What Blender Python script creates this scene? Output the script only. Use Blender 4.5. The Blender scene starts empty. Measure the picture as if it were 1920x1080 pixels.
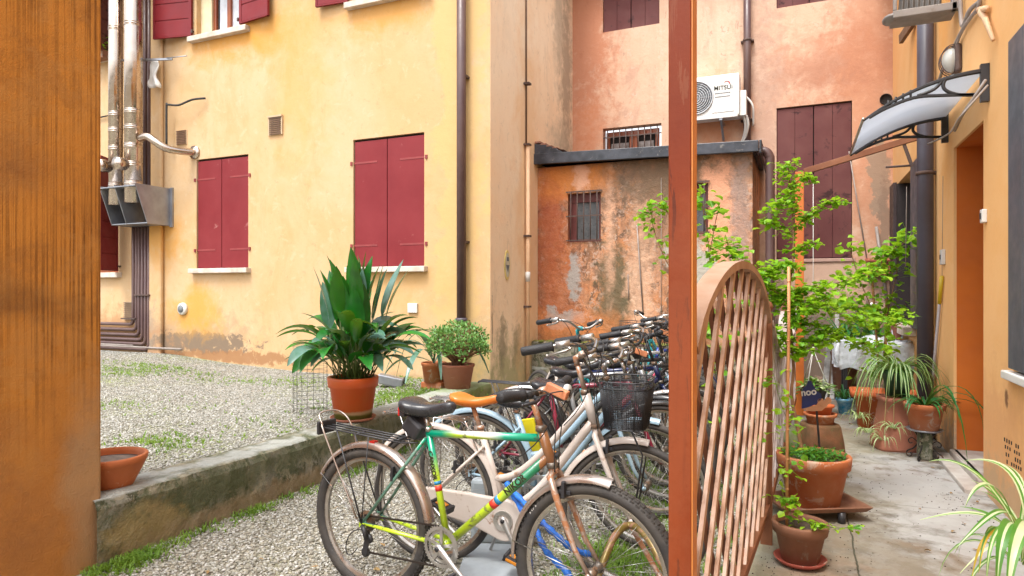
import bpy, math, random
import numpy as np
from mathutils import Vector, Matrix
random.seed(7)
R_ = math.radians
scene = bpy.context.scene
COL = scene.collection
# ---------------------------------------------------------------- camera
YAW = math.atan(540/1230); SY, CY = math.sin(YAW), math.cos(YAW)
FPX, HZ, EYE = 1230.0, 546.0, 1.42
cd = bpy.data.cameras.new('camera'); cam = bpy.data.objects.new('camera', cd); COL.objects.link(cam)
cam.location = (0, 0, EYE); cam.rotation_euler = (R_(90), 0, YAW)
cd.sensor_width = 36; cd.lens = 36*FPX/1920; cd.shift_y = 6/1920; cd.clip_start = .05; cd.clip_end = 500
scene.camera = cam
# ---------------------------------------------------------------- sky, sun, exposure
SUN_EL, SUN_AZ = 64, 190         # degrees; azimuth clockwise from +Y
world = bpy.data.worlds.new('World'); scene.world = world; world.use_nodes = True
wt = world.node_tree; bg = wt.nodes['Background']
sky = wt.nodes.new('ShaderNodeTexSky'); sky.sky_type = 'NISHITA'; sky.sun_disc = False
sky.sun_elevation = R_(SUN_EL); sky.sun_rotation = R_(SUN_AZ); sky.dust_density = 4; sky.air_density = 1; sky.ozone_density = 1
hs = wt.nodes.new('ShaderNodeHueSaturation'); hs.inputs['Saturation'].default_value = .25   # thin white cloud over the blue
wt.links.new(sky.outputs[0], hs.inputs['Color']); wt.links.new(hs.outputs[0], bg.inputs[0])
bg.inputs[1].default_value = .15
sl = bpy.data.lights.new('sun', 'SUN'); sl.energy = .8; sl.angle = R_(18); sl.color = (1, .96, .88)
so = bpy.data.objects.new('sun', sl); COL.objects.link(so)
az, el = R_(SUN_AZ), R_(SUN_EL)
dvec = Vector((math.sin(az)*math.cos(el), math.cos(az)*math.cos(el), math.sin(el)))
so.rotation_euler = dvec.to_track_quat('Z', 'Y').to_euler(); so.location = (0, 0, 12)
vs = scene.view_settings; vs.view_transform = 'Standard'; vs.look = 'None'; vs.exposure = 1.58; vs.gamma = 1
scene.cycles.max_bounces = 8; scene.cycles.diffuse_bounces = 3; scene.cycles.transparent_max_bounces = 8
# ---------------------------------------------------------------- where a pixel of the photograph lies in the place
def ray(px): u = (px-960)/FPX; return (-SY+u*CY, CY+u*SY)
def P(px, py, d): r = ray(px); return Vector((r[0]*d, r[1]*d, EYE+(HZ-py)/FPX*d))
def atY(px, py, Y): return P(px, py, Y/ray(px)[1])
def atX(px, py, X): return P(px, py, X/ray(px)[0])
def atZ(px, py, z): return P(px, py, (EYE-z)*FPX/(py-HZ))
# ---------------------------------------------------------------- mesh builder
class MB:
    def __init__(s, xf=None): s.v=[]; s.f=[]; s.m=[]; s.s=[]; s.xf=xf
    def add(s, vs, fs, mi=0, sm=False):
        o = len(s.v)
        if s.xf is not None: vs = [s.xf @ Vector(v) for v in vs]
        s.v.extend([tuple(v) for v in vs])
        for f in fs: s.f.append(tuple(i+o for i in f)); s.m.append(mi); s.s.append(sm)
        return s
    def box(s, x0, x1, y0, y1, z0, z1, mi=0, rot=None, piv=None):
        vs = [(x,y,z) for x in (x0,x1) for y in (y0,y1) for z in (z0,z1)]
        if rot is not None:
            p = Vector(piv) if piv is not None else Vector(((x0+x1)/2,(y0+y1)/2,(z0+z1)/2))
            vs = [p + rot @ (Vector(v)-p) for v in vs]
        return s.add(vs, [(0,1,3,2),(4,6,7,5),(0,4,5,1),(2,3,7,6),(0,2,6,4),(1,5,7,3)], mi)
    def beam(s, a, b, w, h, mi=0, up=(0,0,1)):
        a, b = Vector(a), Vector(b); t = (b-a).normalized(); u = Vector(up)
        sd = t.cross(u)
        if sd.length < 1e-4: sd = t.cross(Vector((1,0,0)))
        sd.normalize(); u = sd.cross(t).normalized()
        vs = [p+sd*(w/2*i)+u*(h/2*j) for p in (a,b) for i,j in ((-1,-1),(1,-1),(1,1),(-1,1))]
        return s.add(vs, [(0,1,2,3),(7,6,5,4),(0,4,5,1),(1,5,6,2),(2,6,7,3),(3,7,4,0)], mi)
    def tube(s, pts, r, n=8, mi=0, closed=False, cap=True, sm=True, flat=1.0, up=None):
        pts = [Vector(p) for p in pts]; m = len(pts)
        rs = r if isinstance(r, (list, tuple)) else [r]*m
        ts = []
        for i in range(m):
            a = pts[(i-1) % m] if (closed or i > 0) else pts[i]
            b = pts[(i+1) % m] if (closed or i < m-1) else pts[i]
            t = (b-a); ts.append(t.normalized() if t.length > 1e-9 else Vector((0,0,1)))
        u = Vector(up) if up is not None else (Vector((0,0,1)) if abs(ts[0].z) < .9 else Vector((1,0,0)))
        vs = []
        for i in range(m):
            u = u - ts[i]*u.dot(ts[i])
            if u.length < 1e-6: u = ts[i].orthogonal()
            u.normalize(); w = ts[i].cross(u)
            for k in range(n):
                a = 2*math.pi*k/n; vs.append(pts[i] + (u*math.cos(a)*flat + w*math.sin(a))*rs[i])
        fs = []; mm = m if closed else m-1
        for i in range(mm):
            j = (i+1) % m
            for k in range(n): l = (k+1) % n; fs.append((i*n+k, i*n+l, j*n+l, j*n+k))
        if cap and not closed: fs += [tuple(range(n))[::-1], tuple((m-1)*n+k for k in range(n))]
        return s.add(vs, fs, mi, sm)
    def cyl(s, a, b, r, n=12, mi=0, r2=None): return s.tube([a, b], [r, r if r2 is None else r2], n, mi)
    def lathe(s, prof, n=32, c=(0,0,0), mi=0, axis='z', sm=True, wob=0):
        vs = []; c = Vector(c)
        for q, (r, z) in enumerate(prof):
            for k in range(n):
                a = 2*math.pi*k/n; rr = r*(1+wob*math.sin(3*a+q))
                x, y = rr*math.cos(a), rr*math.sin(a)
                vs.append(c+Vector({'z':(x,y,z),'y':(x,z,y),'x':(z,x,y)}[axis]))
        fs = []
        for i in range(len(prof)-1):
            for k in range(n): l = (k+1) % n; fs.append((i*n+k, i*n+l, (i+1)*n+l, (i+1)*n+k))
        if prof[0][0] > 1e-6: fs.append(tuple(range(n))[::-1])
        if prof[-1][0] > 1e-6: fs.append(tuple((len(prof)-1)*n+k for k in range(n)))
        return s.add(vs, fs, mi, sm)
    def ball(s, c, r, n=10, mi=0, sc=(1,1,1), rot=None):
        vs = []; fs = []; m = n//2+1
        for i in range(m+1):
            th = math.pi*i/m
            for k in range(n):
                a = 2*math.pi*k/n; p = Vector((math.sin(th)*math.cos(a)*sc[0], math.sin(th)*math.sin(a)*sc[1], math.cos(th)*sc[2]))*r
                vs.append(Vector(c)+(rot@p if rot is not None else p))
        for i in range(m):
            for k in range(n): l = (k+1) % n; fs.append((i*n+k, (i+1)*n+k, (i+1)*n+l, i*n+l))
        return s.add(vs, fs, mi, True)
    def prism(s, outline, fn, t, mi=0):      # outline in 2D, fn(a,b,t) -> point
        n = len(outline)
        vs = [fn(a,b,0) for a,b in outline]+[fn(a,b,t) for a,b in outline]
        fs = [tuple(range(n))[::-1], tuple(range(n,2*n))]+[(i,(i+1)%n,n+(i+1)%n,n+i) for i in range(n)]
        return s.add(vs, fs, mi)
    def blade(s, pts, ws, up=(0,0,1), fold=.15, cols=(0,), sm=True):
        """leaf along pts with half widths ws; cols = material index per strip across"""
        pts = [Vector(p) for p in pts]; nc = len(cols); vs = []; up = Vector(up)
        for i, p in enumerate(pts):
            t = (pts[min(i+1,len(pts)-1)]-pts[max(i-1,0)]).normalized()
            sd = t.cross(up)
            if sd.length < .05: sd = t.orthogonal()
            sd.normalize(); nn = sd.cross(t)
            for k in range(nc+1):
                q = -1+2*k/nc; vs.append(p+sd*ws[i]*q+nn*abs(q)*ws[i]*fold)
        o = nc+1
        for k in range(nc):
            fs = [(i*o+k, i*o+k+1, (i+1)*o+k+1, (i+1)*o+k) for i in range(len(pts)-1)]
            if k == 0: base = len(s.v); s.add(vs, [], 0)
            for f in fs: s.f.append(tuple(x+base for x in f)); s.m.append(cols[k]); s.s.append(sm)
        return s
    def build(s, name, mat, parent=None, loc=None, bevel=0, sub=0):
        me = bpy.data.meshes.new(name); me.from_pydata(s.v, [], s.f)
        mats = mat if isinstance(mat, (list, tuple)) else [mat]
        for m in mats: me.materials.append(m)
        me.polygons.foreach_set('material_index', s.m); me.polygons.foreach_set('use_smooth', s.s)
        me.update()
        o = bpy.data.objects.new(name, me); COL.objects.link(o)
        if parent is not None: o.parent = parent
        if loc is not None: o.location = loc
        if bevel:
            b = o.modifiers.new('bevel', 'BEVEL'); b.width = bevel; b.segments = 2; b.limit_method = 'ANGLE'; b.angle_limit = R_(40)
        if sub:
            b = o.modifiers.new('sub', 'SUBSURF'); b.levels = b.render_levels = sub
        return o
def bez(p0, p1, p2, p3=None, n=8):
    p0, p1, p2 = Vector(p0), Vector(p1), Vector(p2); out = []
    for i in range(n+1):
        t = i/n; q = 1-t
        if p3 is None: out.append(p0*q*q+p1*2*q*t+p2*t*t)
        else: out.append(p0*q**3+p1*3*q*q*t+p2*3*q*t*t+Vector(p3)*t**3)
    return out
def smooth(pts, n=5):                    # Catmull-Rom through points
    pts = [Vector(p) for p in pts]; out = []
    for i in range(len(pts)-1):
        a, b, c, d = pts[max(i-1,0)], pts[i], pts[i+1], pts[min(i+2,len(pts)-1)]
        for k in range(n):
            t = k/n; out.append(.5*((2*b)+(c-a)*t+(2*a-5*b+4*c-d)*t*t+(3*b-a-3*c+d)*t**3))
    out.append(pts[-1]); return out
def tag(o, label=None, cat=None, group=None, kind=None):
    if label: o['label'] = label
    if cat: o['category'] = cat
    if group: o['group'] = group
    if kind: o['kind'] = kind
    return o
def thing(name, label, cat, loc=(0,0,0), rz=0, group=None):
    o = bpy.data.objects.new(name, None); COL.objects.link(o); o.empty_display_size = .1
    o.location = loc; o.rotation_euler = (0,0,rz); return tag(o, label, cat, group)
def kids(o): return [c for c in COL.objects if c.parent is o]
def dup(o, loc=None, rz=None, label=None, parent=None):
    c = o.copy(); COL.objects.link(c)
    if parent is not None: c.parent = parent
    if loc is not None: c.location = loc
    if rz is not None: c.rotation_euler = (0,0,rz)
    if label: c['label'] = label
    for k in kids(o): dup(k, parent=c)
    return c
def text_part(body, size, mat, parent, M4, ext=.0006, name='lettering', bold=0):
    cu = bpy.data.curves.new(name, 'FONT'); cu.body = body; cu.size = size; cu.extrude = ext; cu.offset = bold
    cu.align_x = 'CENTER'; cu.align_y = 'CENTER'
    t = bpy.data.objects.new('tmp', cu); COL.objects.link(t)
    bpy.context.view_layer.update()
    me = bpy.data.meshes.new_from_object(t.evaluated_get(bpy.context.evaluated_depsgraph_get()))
    bpy.data.objects.remove(t); bpy.data.curves.remove(cu)
    me.transform(M4); me.materials.clear(); me.materials.append(mat); me.name = name
    o = bpy.data.objects.new(name, me); COL.objects.link(o); o.parent = parent; return o
def frame_matrix(org, xax, yax):
    x = Vector(xax).normalized(); z = x.cross(Vector(yax)).normalized(); y = z.cross(x)
    m = Matrix((x, y, z)).transposed().to_4x4(); m.translation = Vector(org); return m
# ---------------------------------------------------------------- materials
class NT:
    def __init__(s, name):
        s.mat = bpy.data.materials.new(name); s.mat.use_nodes = True; s.t = s.mat.node_tree
        s.b = s.t.nodes['Principled BSDF']
    def set(s, k, v):
        i = s.b.inputs[k]
        if isinstance(v, bpy.types.NodeSocket): s.t.links.new(v, i)
        else: i.default_value = (*v, 1) if isinstance(v, tuple) and len(v) == 3 and i.type == 'RGBA' else v
    def nd(s, typ, out=0, props=None, **ins):
        n = s.t.nodes.new('ShaderNode'+typ)
        for k, v in (props or {}).items(): setattr(n, k, v)
        for k, v in ins.items():
            k2 = k.replace('_', ' ') if not k.startswith('i_') else int(k[2:])
            i = n.inputs[k2]
            if isinstance(v, bpy.types.NodeSocket): s.t.links.new(v, i)
            else:
                if i.type == 'RGBA' and len(v) == 3: v = (*v, 1)
                i.default_value = v
        return n.outputs[out]
    def pos(s): return s.nd('NewGeometry')
    def obj(s): return s.nd('TexCoord', 3)
    def noise(s, vec, scale, detail=4, rough=.55, dist=0, out=0):
        return s.nd('TexNoise', out, Vector=vec, Scale=scale, Detail=detail, Roughness=rough, Distortion=dist)
    def vor(s, vec, scale, out=0, feat='F1', rnd=1.0):
        return s.nd('TexVoronoi', out, {'feature':feat}, Vector=vec, Scale=scale, Randomness=rnd)
    def mapr(s, v, a, b, c=0.0, d=1.0):
        return s.nd('MapRange', 0, None, Value=v, From_Min=a, From_Max=b, To_Min=c, To_Max=d)
    def mth(s, op, a, b=0.0, c=0.0): return s.nd('Math', 0, {'operation':op}, i_0=a, i_1=b, i_2=c)
    def vm(s, op, a, b=(0,0,0), out=0): return s.nd('VectorMath', out, {'operation':op}, i_0=a, i_1=b)
    def mix(s, f, a, b, mode='MIX'):
        n = s.t.nodes.new('ShaderNodeMix'); n.data_type = 'RGBA'; n.blend_type = mode
        for i, v in ((0,f),(6,a),(7,b)):
            if isinstance(v, bpy.types.NodeSocket): s.t.links.new(v, n.inputs[i])
            else: n.inputs[i].default_value = (*v,1) if isinstance(v, tuple) and len(v)==3 else v
        return n.outputs[2]
    def bump(s, h, st=.3, dist=.01):
        s.set('Normal', s.nd('Bump', 0, None, Height=h, Strength=st, Distance=dist)); return s
    def stain(s, col, pos, nz, c, r, colr, amt, soft=.3, amp=1.7):
        """a blotch of colr round c with radii r, its edge broken up by the noise nz"""
        v = s.vm('ADD', s.vm('SUBTRACT', pos, c), s.vm('MULTIPLY', s.vm('SUBTRACT', nz, (.5,.5,.5)), tuple(2*amp*x for x in r)))
        d = s.vm('LENGTH', s.vm('DIVIDE', v, tuple(max(x,1e-3) for x in r)), out=1)
        return s.mix(s.mapr(d, 1+soft, 1-soft, 0.0, amt), col, colr)
def mat(name, col, rough=.6, metal=0.0, col2=None, scale=6, bump=0, bscale=80, var=.25, spec=.5, lo=.35, hi=.65, rust=None, rustlo=.6, coords='obj', alpha=None, trans=0, sheen=0, coat=0):
    n = NT(name); v = n.obj() if coords == 'obj' else n.pos()
    c2 = col2 or tuple(x*(1-var) for x in col)
    c = n.mix(n.mapr(n.noise(v, scale, 5), lo, hi), col, c2)
    rg = n.mapr(n.noise(v, scale*3, 3), .3, .7, max(rough-.1,.02), min(rough+.12,1))
    if rust:
        m = n.mapr(n.noise(v, scale*2.3, 6, .65, .5), rustlo, rustlo+.08)
        c = n.mix(m, c, rust); n.set('Metallic', n.mth('MULTIPLY', n.mth('SUBTRACT', 1.0, m), float(metal)))
        rg = n.mth('MAXIMUM', rg, n.mth('MULTIPLY', m, .8))
    else: n.set('Metallic', float(metal))
    n.set('Base Color', c); n.set('Roughness', rg); n.set('Specular IOR Level', spec)
    if coat: n.set('Coat Weight', coat); n.set('Coat Roughness', .1)
    if bump: n.bump(n.noise(v, bscale, 4), bump, .004)
    if trans: n.set('Transmission Weight', trans)
    if alpha is not None: n.set('Alpha', alpha)
    return n.mat
def leafmat(name, c1, c2, rough=.45, scale=9, tr=.35):
    """leaf: colour varies from leaf to leaf, and light comes through"""
    n = NT(name); v = n.obj()
    c = n.mix(n.mapr(n.noise(v, scale, 2), .35, .65), c1, c2)
    n.set('Base Color', c); n.set('Roughness', rough)
    out = n.t.nodes['Material Output']
    tl = n.nd('BsdfTranslucent', 0, None, Color=n.mix(.5, c, (.45,.6,.03)))
    ms = n.nd('MixShader', 0, None, i_0=tr, i_1=n.b.outputs[0], i_2=tl)
    n.t.links.new(ms, out.inputs[0]); return n.mat
def stucco(name, c1, c2, c3, stains=(), bump=.25, peel=(), big=.5, mid=2.5, midamt=.35, rough=.85, streak=0, streakcol=None, grime=None):
    n = NT(name); p = n.pos(); nz = n.noise(p, 2.2, 8, .68, .4, out=1); nzf = n.noise(p, 6, 8, .72, .3, out=1)
    col = n.mix(n.mapr(n.noise(p, big, 6, .6, .8), .38, .64), c1, c2)
    col = n.mix(n.mapr(n.noise(p, mid, 7, .68, .5), .48, .7, 0.0, midamt), col, c3)
    if streak:
        sv = n.vm('MULTIPLY', p, (5.5, 5.5, .45)); col = n.mix(n.mapr(n.noise(sv, 1.0, 6, .65, .3), .5, .72, 0.0, streak), col, streakcol or c3)
    for sc, lo, w_, pc, am, sq in peel:
        col = n.mix(n.mapr(n.noise(n.vm('ADD', n.vm('MULTIPLY', p, (1,1,sq)), (sc*1.7,3.1,sc)), sc, 9, .72, .6), lo, lo+w_, 0.0, am), col, pc)
    for st in stains: col = n.stain(col, p, nzf if (len(st) > 5 and st[5]) else nz, st[0], st[1], st[2], st[3], *( [st[4]] if len(st) > 4 else []))
    col = n.mix(n.mapr(n.noise(p, 45, 3), .55, .8, 0.0, .16), col, tuple(x*.6 for x in c2))
    n.set('Base Color', col); n.set('Roughness', rough); n.set('Specular IOR Level', .25)
    h = n.mth('ADD', n.mth('MULTIPLY', n.noise(p, 90, 3), .35), n.mth('ADD', n.noise(p, 14, 6, .6), n.mth('MULTIPLY', n.noise(p, 3, 3), 1.5)))
    n.bump(h, bump, .02); return n.mat
# ---------------------------------------------------------------- shared materials
OR, YE = (.70,.32,.075), (.80,.55,.22)
m_yellow = stucco('yellow plaster', (.56,.365,.185), (.575,.405,.24), (.53,.30,.12), [
    ((-8.5,7.1,.75),(1.2,1,.36),(.40,.26,.15),.7,.35,1), ((-8.25,7.1,.66),(1.05,1,.15),(.19,.14,.10),.9,.12,1), ((-9.3,7.1,.7),(.25,1,.5),(.30,.25,.2),.7,.3,1),
    ((-7.6,7.1,.46),(1.5,1,.09),(.30,.14,.06),.8,.2,1), ((-8.3,7.1,1.1),(.4,1,.3),(.60,.30,.05),.8,.5), ((-5.4,7.1,.31),(2.6,1,.06),(.34,.22,.13),.4,.3,1),
    ((-7.7,7.1,5.1),(.8,1,.28),(.58,.26,.03),.75,.5), ((-6.95,7.1,5.1),(.5,1,.4),(.58,.26,.03),.6,.5), ((-4.9,7.1,5.1),(.8,1,.3),(.58,.26,.03),.6,.5),
    ((-6.3,7.1,4.6),(.5,1,1.1),(.57,.32,.09),.55,.6), ((-9.0,7.1,2.3),(.35,1,.4),(.58,.26,.03),.7,.5), ((-9.4,7.1,3.9),(.3,1,1.6),(.57,.30,.08),.45,.6),
    ((-3.7,7.1,.6),(.5,1,.35),(.30,.27,.14),.7,.4,1), ((-3.8,7.1,3),(.33,1,7),(.60,.40,.16),.6,.15), ((-10.2,7.1,.6),(1.2,1,.5),(.42,.22,.1),.7,.3,1), ((-4.85,7.1,1.5),(.9,1,.3),(.57,.32,.09),.4,.6)], bump=.14, peel=[(2.2,.52,.14,(.50,.29,.11),.45,.45),(5,.57,.06,(.60,.48,.32),.35,1),(11,.60,.03,(.40,.26,.13),.35,1)])
m_pale = stucco('peach plaster', (.88,.64,.42), (.88,.70,.50), (.80,.56,.36), [
    ((-3.4,9.9,4.9),(1,.28,1.4),(.22,.17,.12),.7,.5,1), ((-3.4,9.5,5.6),(1,.2,.9),(.36,.30,.22),.6,.5,1), ((-3.4,9.7,3.7),(1,.5,.3),(.36,.30,.22),.5,.5,1), ((-3.4,7.8,4.6),(1,.6,3),(.85,.70,.52),.5,.6),
    ((-3.4,7.9,.2),(1,1.1,.5),(.34,.32,.16),.8,.4,1), ((-3.4,7.45,.75),(1,.12,.3),(.16,.15,.10),.7,.4,1), ((-3.4,7.15,1.0),(1,.02,.3),(.2,.14,.09),.7,.3,1), ((-3.4,7.9,.7),(1,.15,.3),(.25,.2,.12),.6,.4,1), ((-3.4,8.3,2.5),(1,.4,2.6),(.78,.48,.24),.55,.4)], bump=.25, streak=.25, streakcol=(.68,.46,.28), peel=[(3,.55,.06,(.66,.50,.34),.4,.4),(9,.59,.03,(.50,.38,.26),.4,.8)])
m_pink = stucco('salmon plaster', (.64,.41,.285), (.67,.47,.35), (.58,.33,.215), [
    ((-3.2,10.2,5.5),(.45,1,1.9),(.50,.19,.10),.8,.35,1), ((-3.1,10.2,3.9),(.35,1,.6),(.60,.24,.12),.6,.4), ((.9,10.2,4.9),(.45,1,2.6),(.50,.23,.13),.7,.4,1), ((.5,10.2,4.6),(.8,1,.5),(.44,.18,.10),.6,.5,1), ((.2,10.2,4.5),(.5,1,.2),(.36,.17,.11),.4,.5,1), ((-.5,10.2,3.5),(.28,1,2.2),(.36,.22,.17),.55,.5,1),
    ((.92,10.2,3),(.4,1,1.4),(.54,.26,.15),.6,.4,1), ((1.0,10.2,3.0),(.13,1,.55),(.34,.24,.17),.95,.1,1), ((1.05,10.2,2.3),(.07,1,.8),(.30,.20,.14),.9,.15,1), ((0,10.2,.55),(2.2,1,.8),(.13,.105,.085),.85,.3,1), ((.2,10.2,1.72),(.75,1,.16),(.55,.37,.28),.8,.15), ((-1.2,10.2,4.1),(.4,1,.5),(.62,.22,.08),.6,.5)], bump=.3, midamt=.5, streak=.35, streakcol=(.50,.28,.20), peel=[(2.5,.54,.10,(.44,.26,.19),.5,.5),(6,.58,.05,(.68,.50,.40),.45,1),(10,.60,.03,(.32,.20,.15),.5,.8)])
m_shed = stucco('stained orange plaster', (.58,.24,.10), (.46,.26,.16), (.17,.10,.065), [
    ((-2.2,8.65,2.95),(.9,1,.45),(.15,.10,.07),.7,.45,1), ((-1.7,8.65,2.4),(.35,1,.8),(.22,.13,.08),.6,.5,1), ((-2.3,8.65,1.3),(.22,1,.75),(.12,.10,.055),.9,.4,1), ((-1.3,8.65,2.9),(.9,1,.35),(.16,.11,.07),.8,.4,1), ((-3.2,8.65,2.5),(.2,1,1.0),(.34,.08,.035),.8,.5,1), ((-3.1,8.65,1.5),(.3,1,.9),(.42,.13,.05),.7,.5,1),
    ((-2.9,8.65,2.98),(.5,1,.25),(.62,.22,.05),.8,.5), ((-2.75,8.65,3.0),(.1,1,.25),(.70,.42,.30),.7,.3,1), ((-2.35,8.65,2.2),(.06,1,.8),(.70,.42,.28),.55,.5,1), ((-1.95,8.65,1.2),(.16,1,1.1),(.66,.42,.28),.7,.5,1), ((-.95,8.65,2.45),(.2,1,.75),(.72,.36,.22),.85,.3,1), ((-.68,8.65,2.2),(.12,1,1.1),(.34,.24,.2),.75,.3,1),
    ((-2.86,8.65,1.62),(.1,1,.30),(.36,.32,.29),1,.15,1), ((-3.05,8.65,.98),(.18,1,.11),(.38,.34,.31),.9,.1,1), ((-2.95,8.65,1.05),(.32,1,.10),(.38,.33,.30),.85,.1,1), ((-3.2,8.65,1.15),(.07,1,.10),(.40,.36,.33),.9,.1,1), ((-1.3,8.65,1.8),(.25,1,.55),(.42,.40,.34),.95,.1), ((-2.9,8.65,.8),(.9,1,.3),(.66,.22,.06),.6,.4), ((-2.3,8.65,.72),(1.6,1,.12),(.30,.13,.05),.7,.4,1)],
    bump=.8, big=2.2, mid=6, midamt=.7, peel=[(3.0,.50,.08,(.20,.115,.075),.65,.4),(4.5,.515,.04,(.56,.30,.18),.75,.45),(8,.53,.04,(.10,.07,.05),.8,.6),(13,.55,.02,(.50,.36,.28),.8,1)], streak=.8, streakcol=(.17,.10,.065))
m_orange = stucco('orange plaster', (.84,.46,.18), (.86,.52,.24), (.80,.40,.13), [
    ((1.15,5.05,.4),(1,.9,.45),(.72,.36,.16),.6,.4,1), ((1.15,4.7,.12),(1,1.8,.2),(.50,.36,.22),.7,.4,1), ((1.15,6.3,.1),(1,.6,.25),(.40,.32,.24),.7,.4,1), ((1.15,4.86,.77),(1,.04,.05),(.12,.05,.03),.8,.3,1), ((1.15,6.7,4.5),(1,.3,1.8),(.84,.36,.06),.5,.5), ((1.15,8.2,4.2),(1,.3,1.5),(.8,.30,.04),.5,.5)], bump=.1)
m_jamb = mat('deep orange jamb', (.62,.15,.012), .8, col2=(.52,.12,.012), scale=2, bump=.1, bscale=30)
def pillar_mat():
    n = NT('brushed ochre plaster'); p = n.pos()
    sv = n.vm('MULTIPLY', p, (70, 70, .5)); nz = n.noise(p, 2.2, 6, .6, .4, out=1)
    c = n.mix(n.mapr(n.noise(p, .9, 5, .6, .6), .38, .64), (.60,.26,.055), (.50,.205,.045))
    c = n.mix(n.mapr(n.noise(p, 3.2, 6, .65, .4), .5, .75, 0.0, .45), c, (.28,.125,.045))
    up = n.nd('SeparateXYZ', 2, None, Vector=p)
    hi = n.mapr(up, .55, 1.15)
    sm = n.mth('MULTIPLY', n.mth('MULTIPLY', n.mth('MULTIPLY', n.mapr(n.noise(sv, 1.0, 4, .7), .49, .54), n.mapr(n.noise(n.vm('MULTIPLY', p, (9,9,1.5)), 1.0, 4), .35, .6, .3, 1.0)), n.mapr(n.noise(p, 1.3, 4), .3, .6, .45, .95)), hi)
    c = n.mix(sm, c, (.17,.07,.022)); c = n.mix(n.mapr(n.noise(p, 5, 9, .75), .52, .60, 0.0, .35), c, (.26,.115,.04)); c = n.mix(n.mapr(n.noise(n.vm('ADD',p,(3,3,3)), 4, 8, .7), .50, .60, 0.0, .4), c, (.50,.25,.08))
    c = n.stain(c, p, nz, (-3.3,1.9,1.35), (1,.2,.10), (.14,.07,.035), .5, .5)
    c = n.stain(c, p, nz, (-3.3,1.7,2.0), (1,.4,.2), (.24,.11,.05), .5, .5)
    c = n.stain(c, p, nz, (-3.3,1.7,.35), (1,.8,.4), (.34,.15,.06), .6, .5)
    c = n.stain(c, p, nz, (-3.3,2.2,.4), (1,.12,.5), (.40,.28,.17), .6, .5)
    n.set('Base Color', c); n.set('Roughness', .95); n.set('Specular IOR Level', .03)
    n.bump(n.mth('ADD', n.noise(p, 12, 8, .7), n.mth('MULTIPLY', n.noise(p, 120, 3), .5)), .55, .012); return n.mat
m_pillar = pillar_mat()
m_retain = stucco('mossy concrete', (.22,.21,.17), (.27,.255,.21), (.11,.115,.08), [
    ((-3.27,2.75,.2),(1,.5,.14),(.07,.08,.035),.85,.5,1), ((-3.27,2.5,.13),(1,.22,.13),(.34,.25,.11),.7,.35,1), ((-3.27,3.6,.05),(1,1.2,.07),(.30,.22,.13),.7,.4,1), ((-3.27,3.9,.26),(1,1.3,.08),(.10,.11,.06),.75,.5,1),
    ((-3.27,6.4,.2),(1,.5,.3),(.20,.23,.07),.7,.4,1), ((-3.27,5,.05),(1,.5,.1),(.08,.1,.03),.6,.4,1), ((-3.42,4.5,.36),(.3,9,.02),(.38,.39,.36),.8,.2), ((-3.42,6.5,.36),(.3,.6,.03),(.22,.30,.12),.7,.4,1)], bump=.7, big=1.5, mid=6, midamt=.7, streak=.6, streakcol=(.06,.062,.038), peel=[(2.5,.49,.06,(.24,.20,.13),.6,.8),(4,.50,.05,(.055,.07,.03),.75,.6),(9,.53,.03,(.04,.045,.02),.8,.8),(11,.53,.03,(.34,.30,.21),.6,1)])
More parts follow.
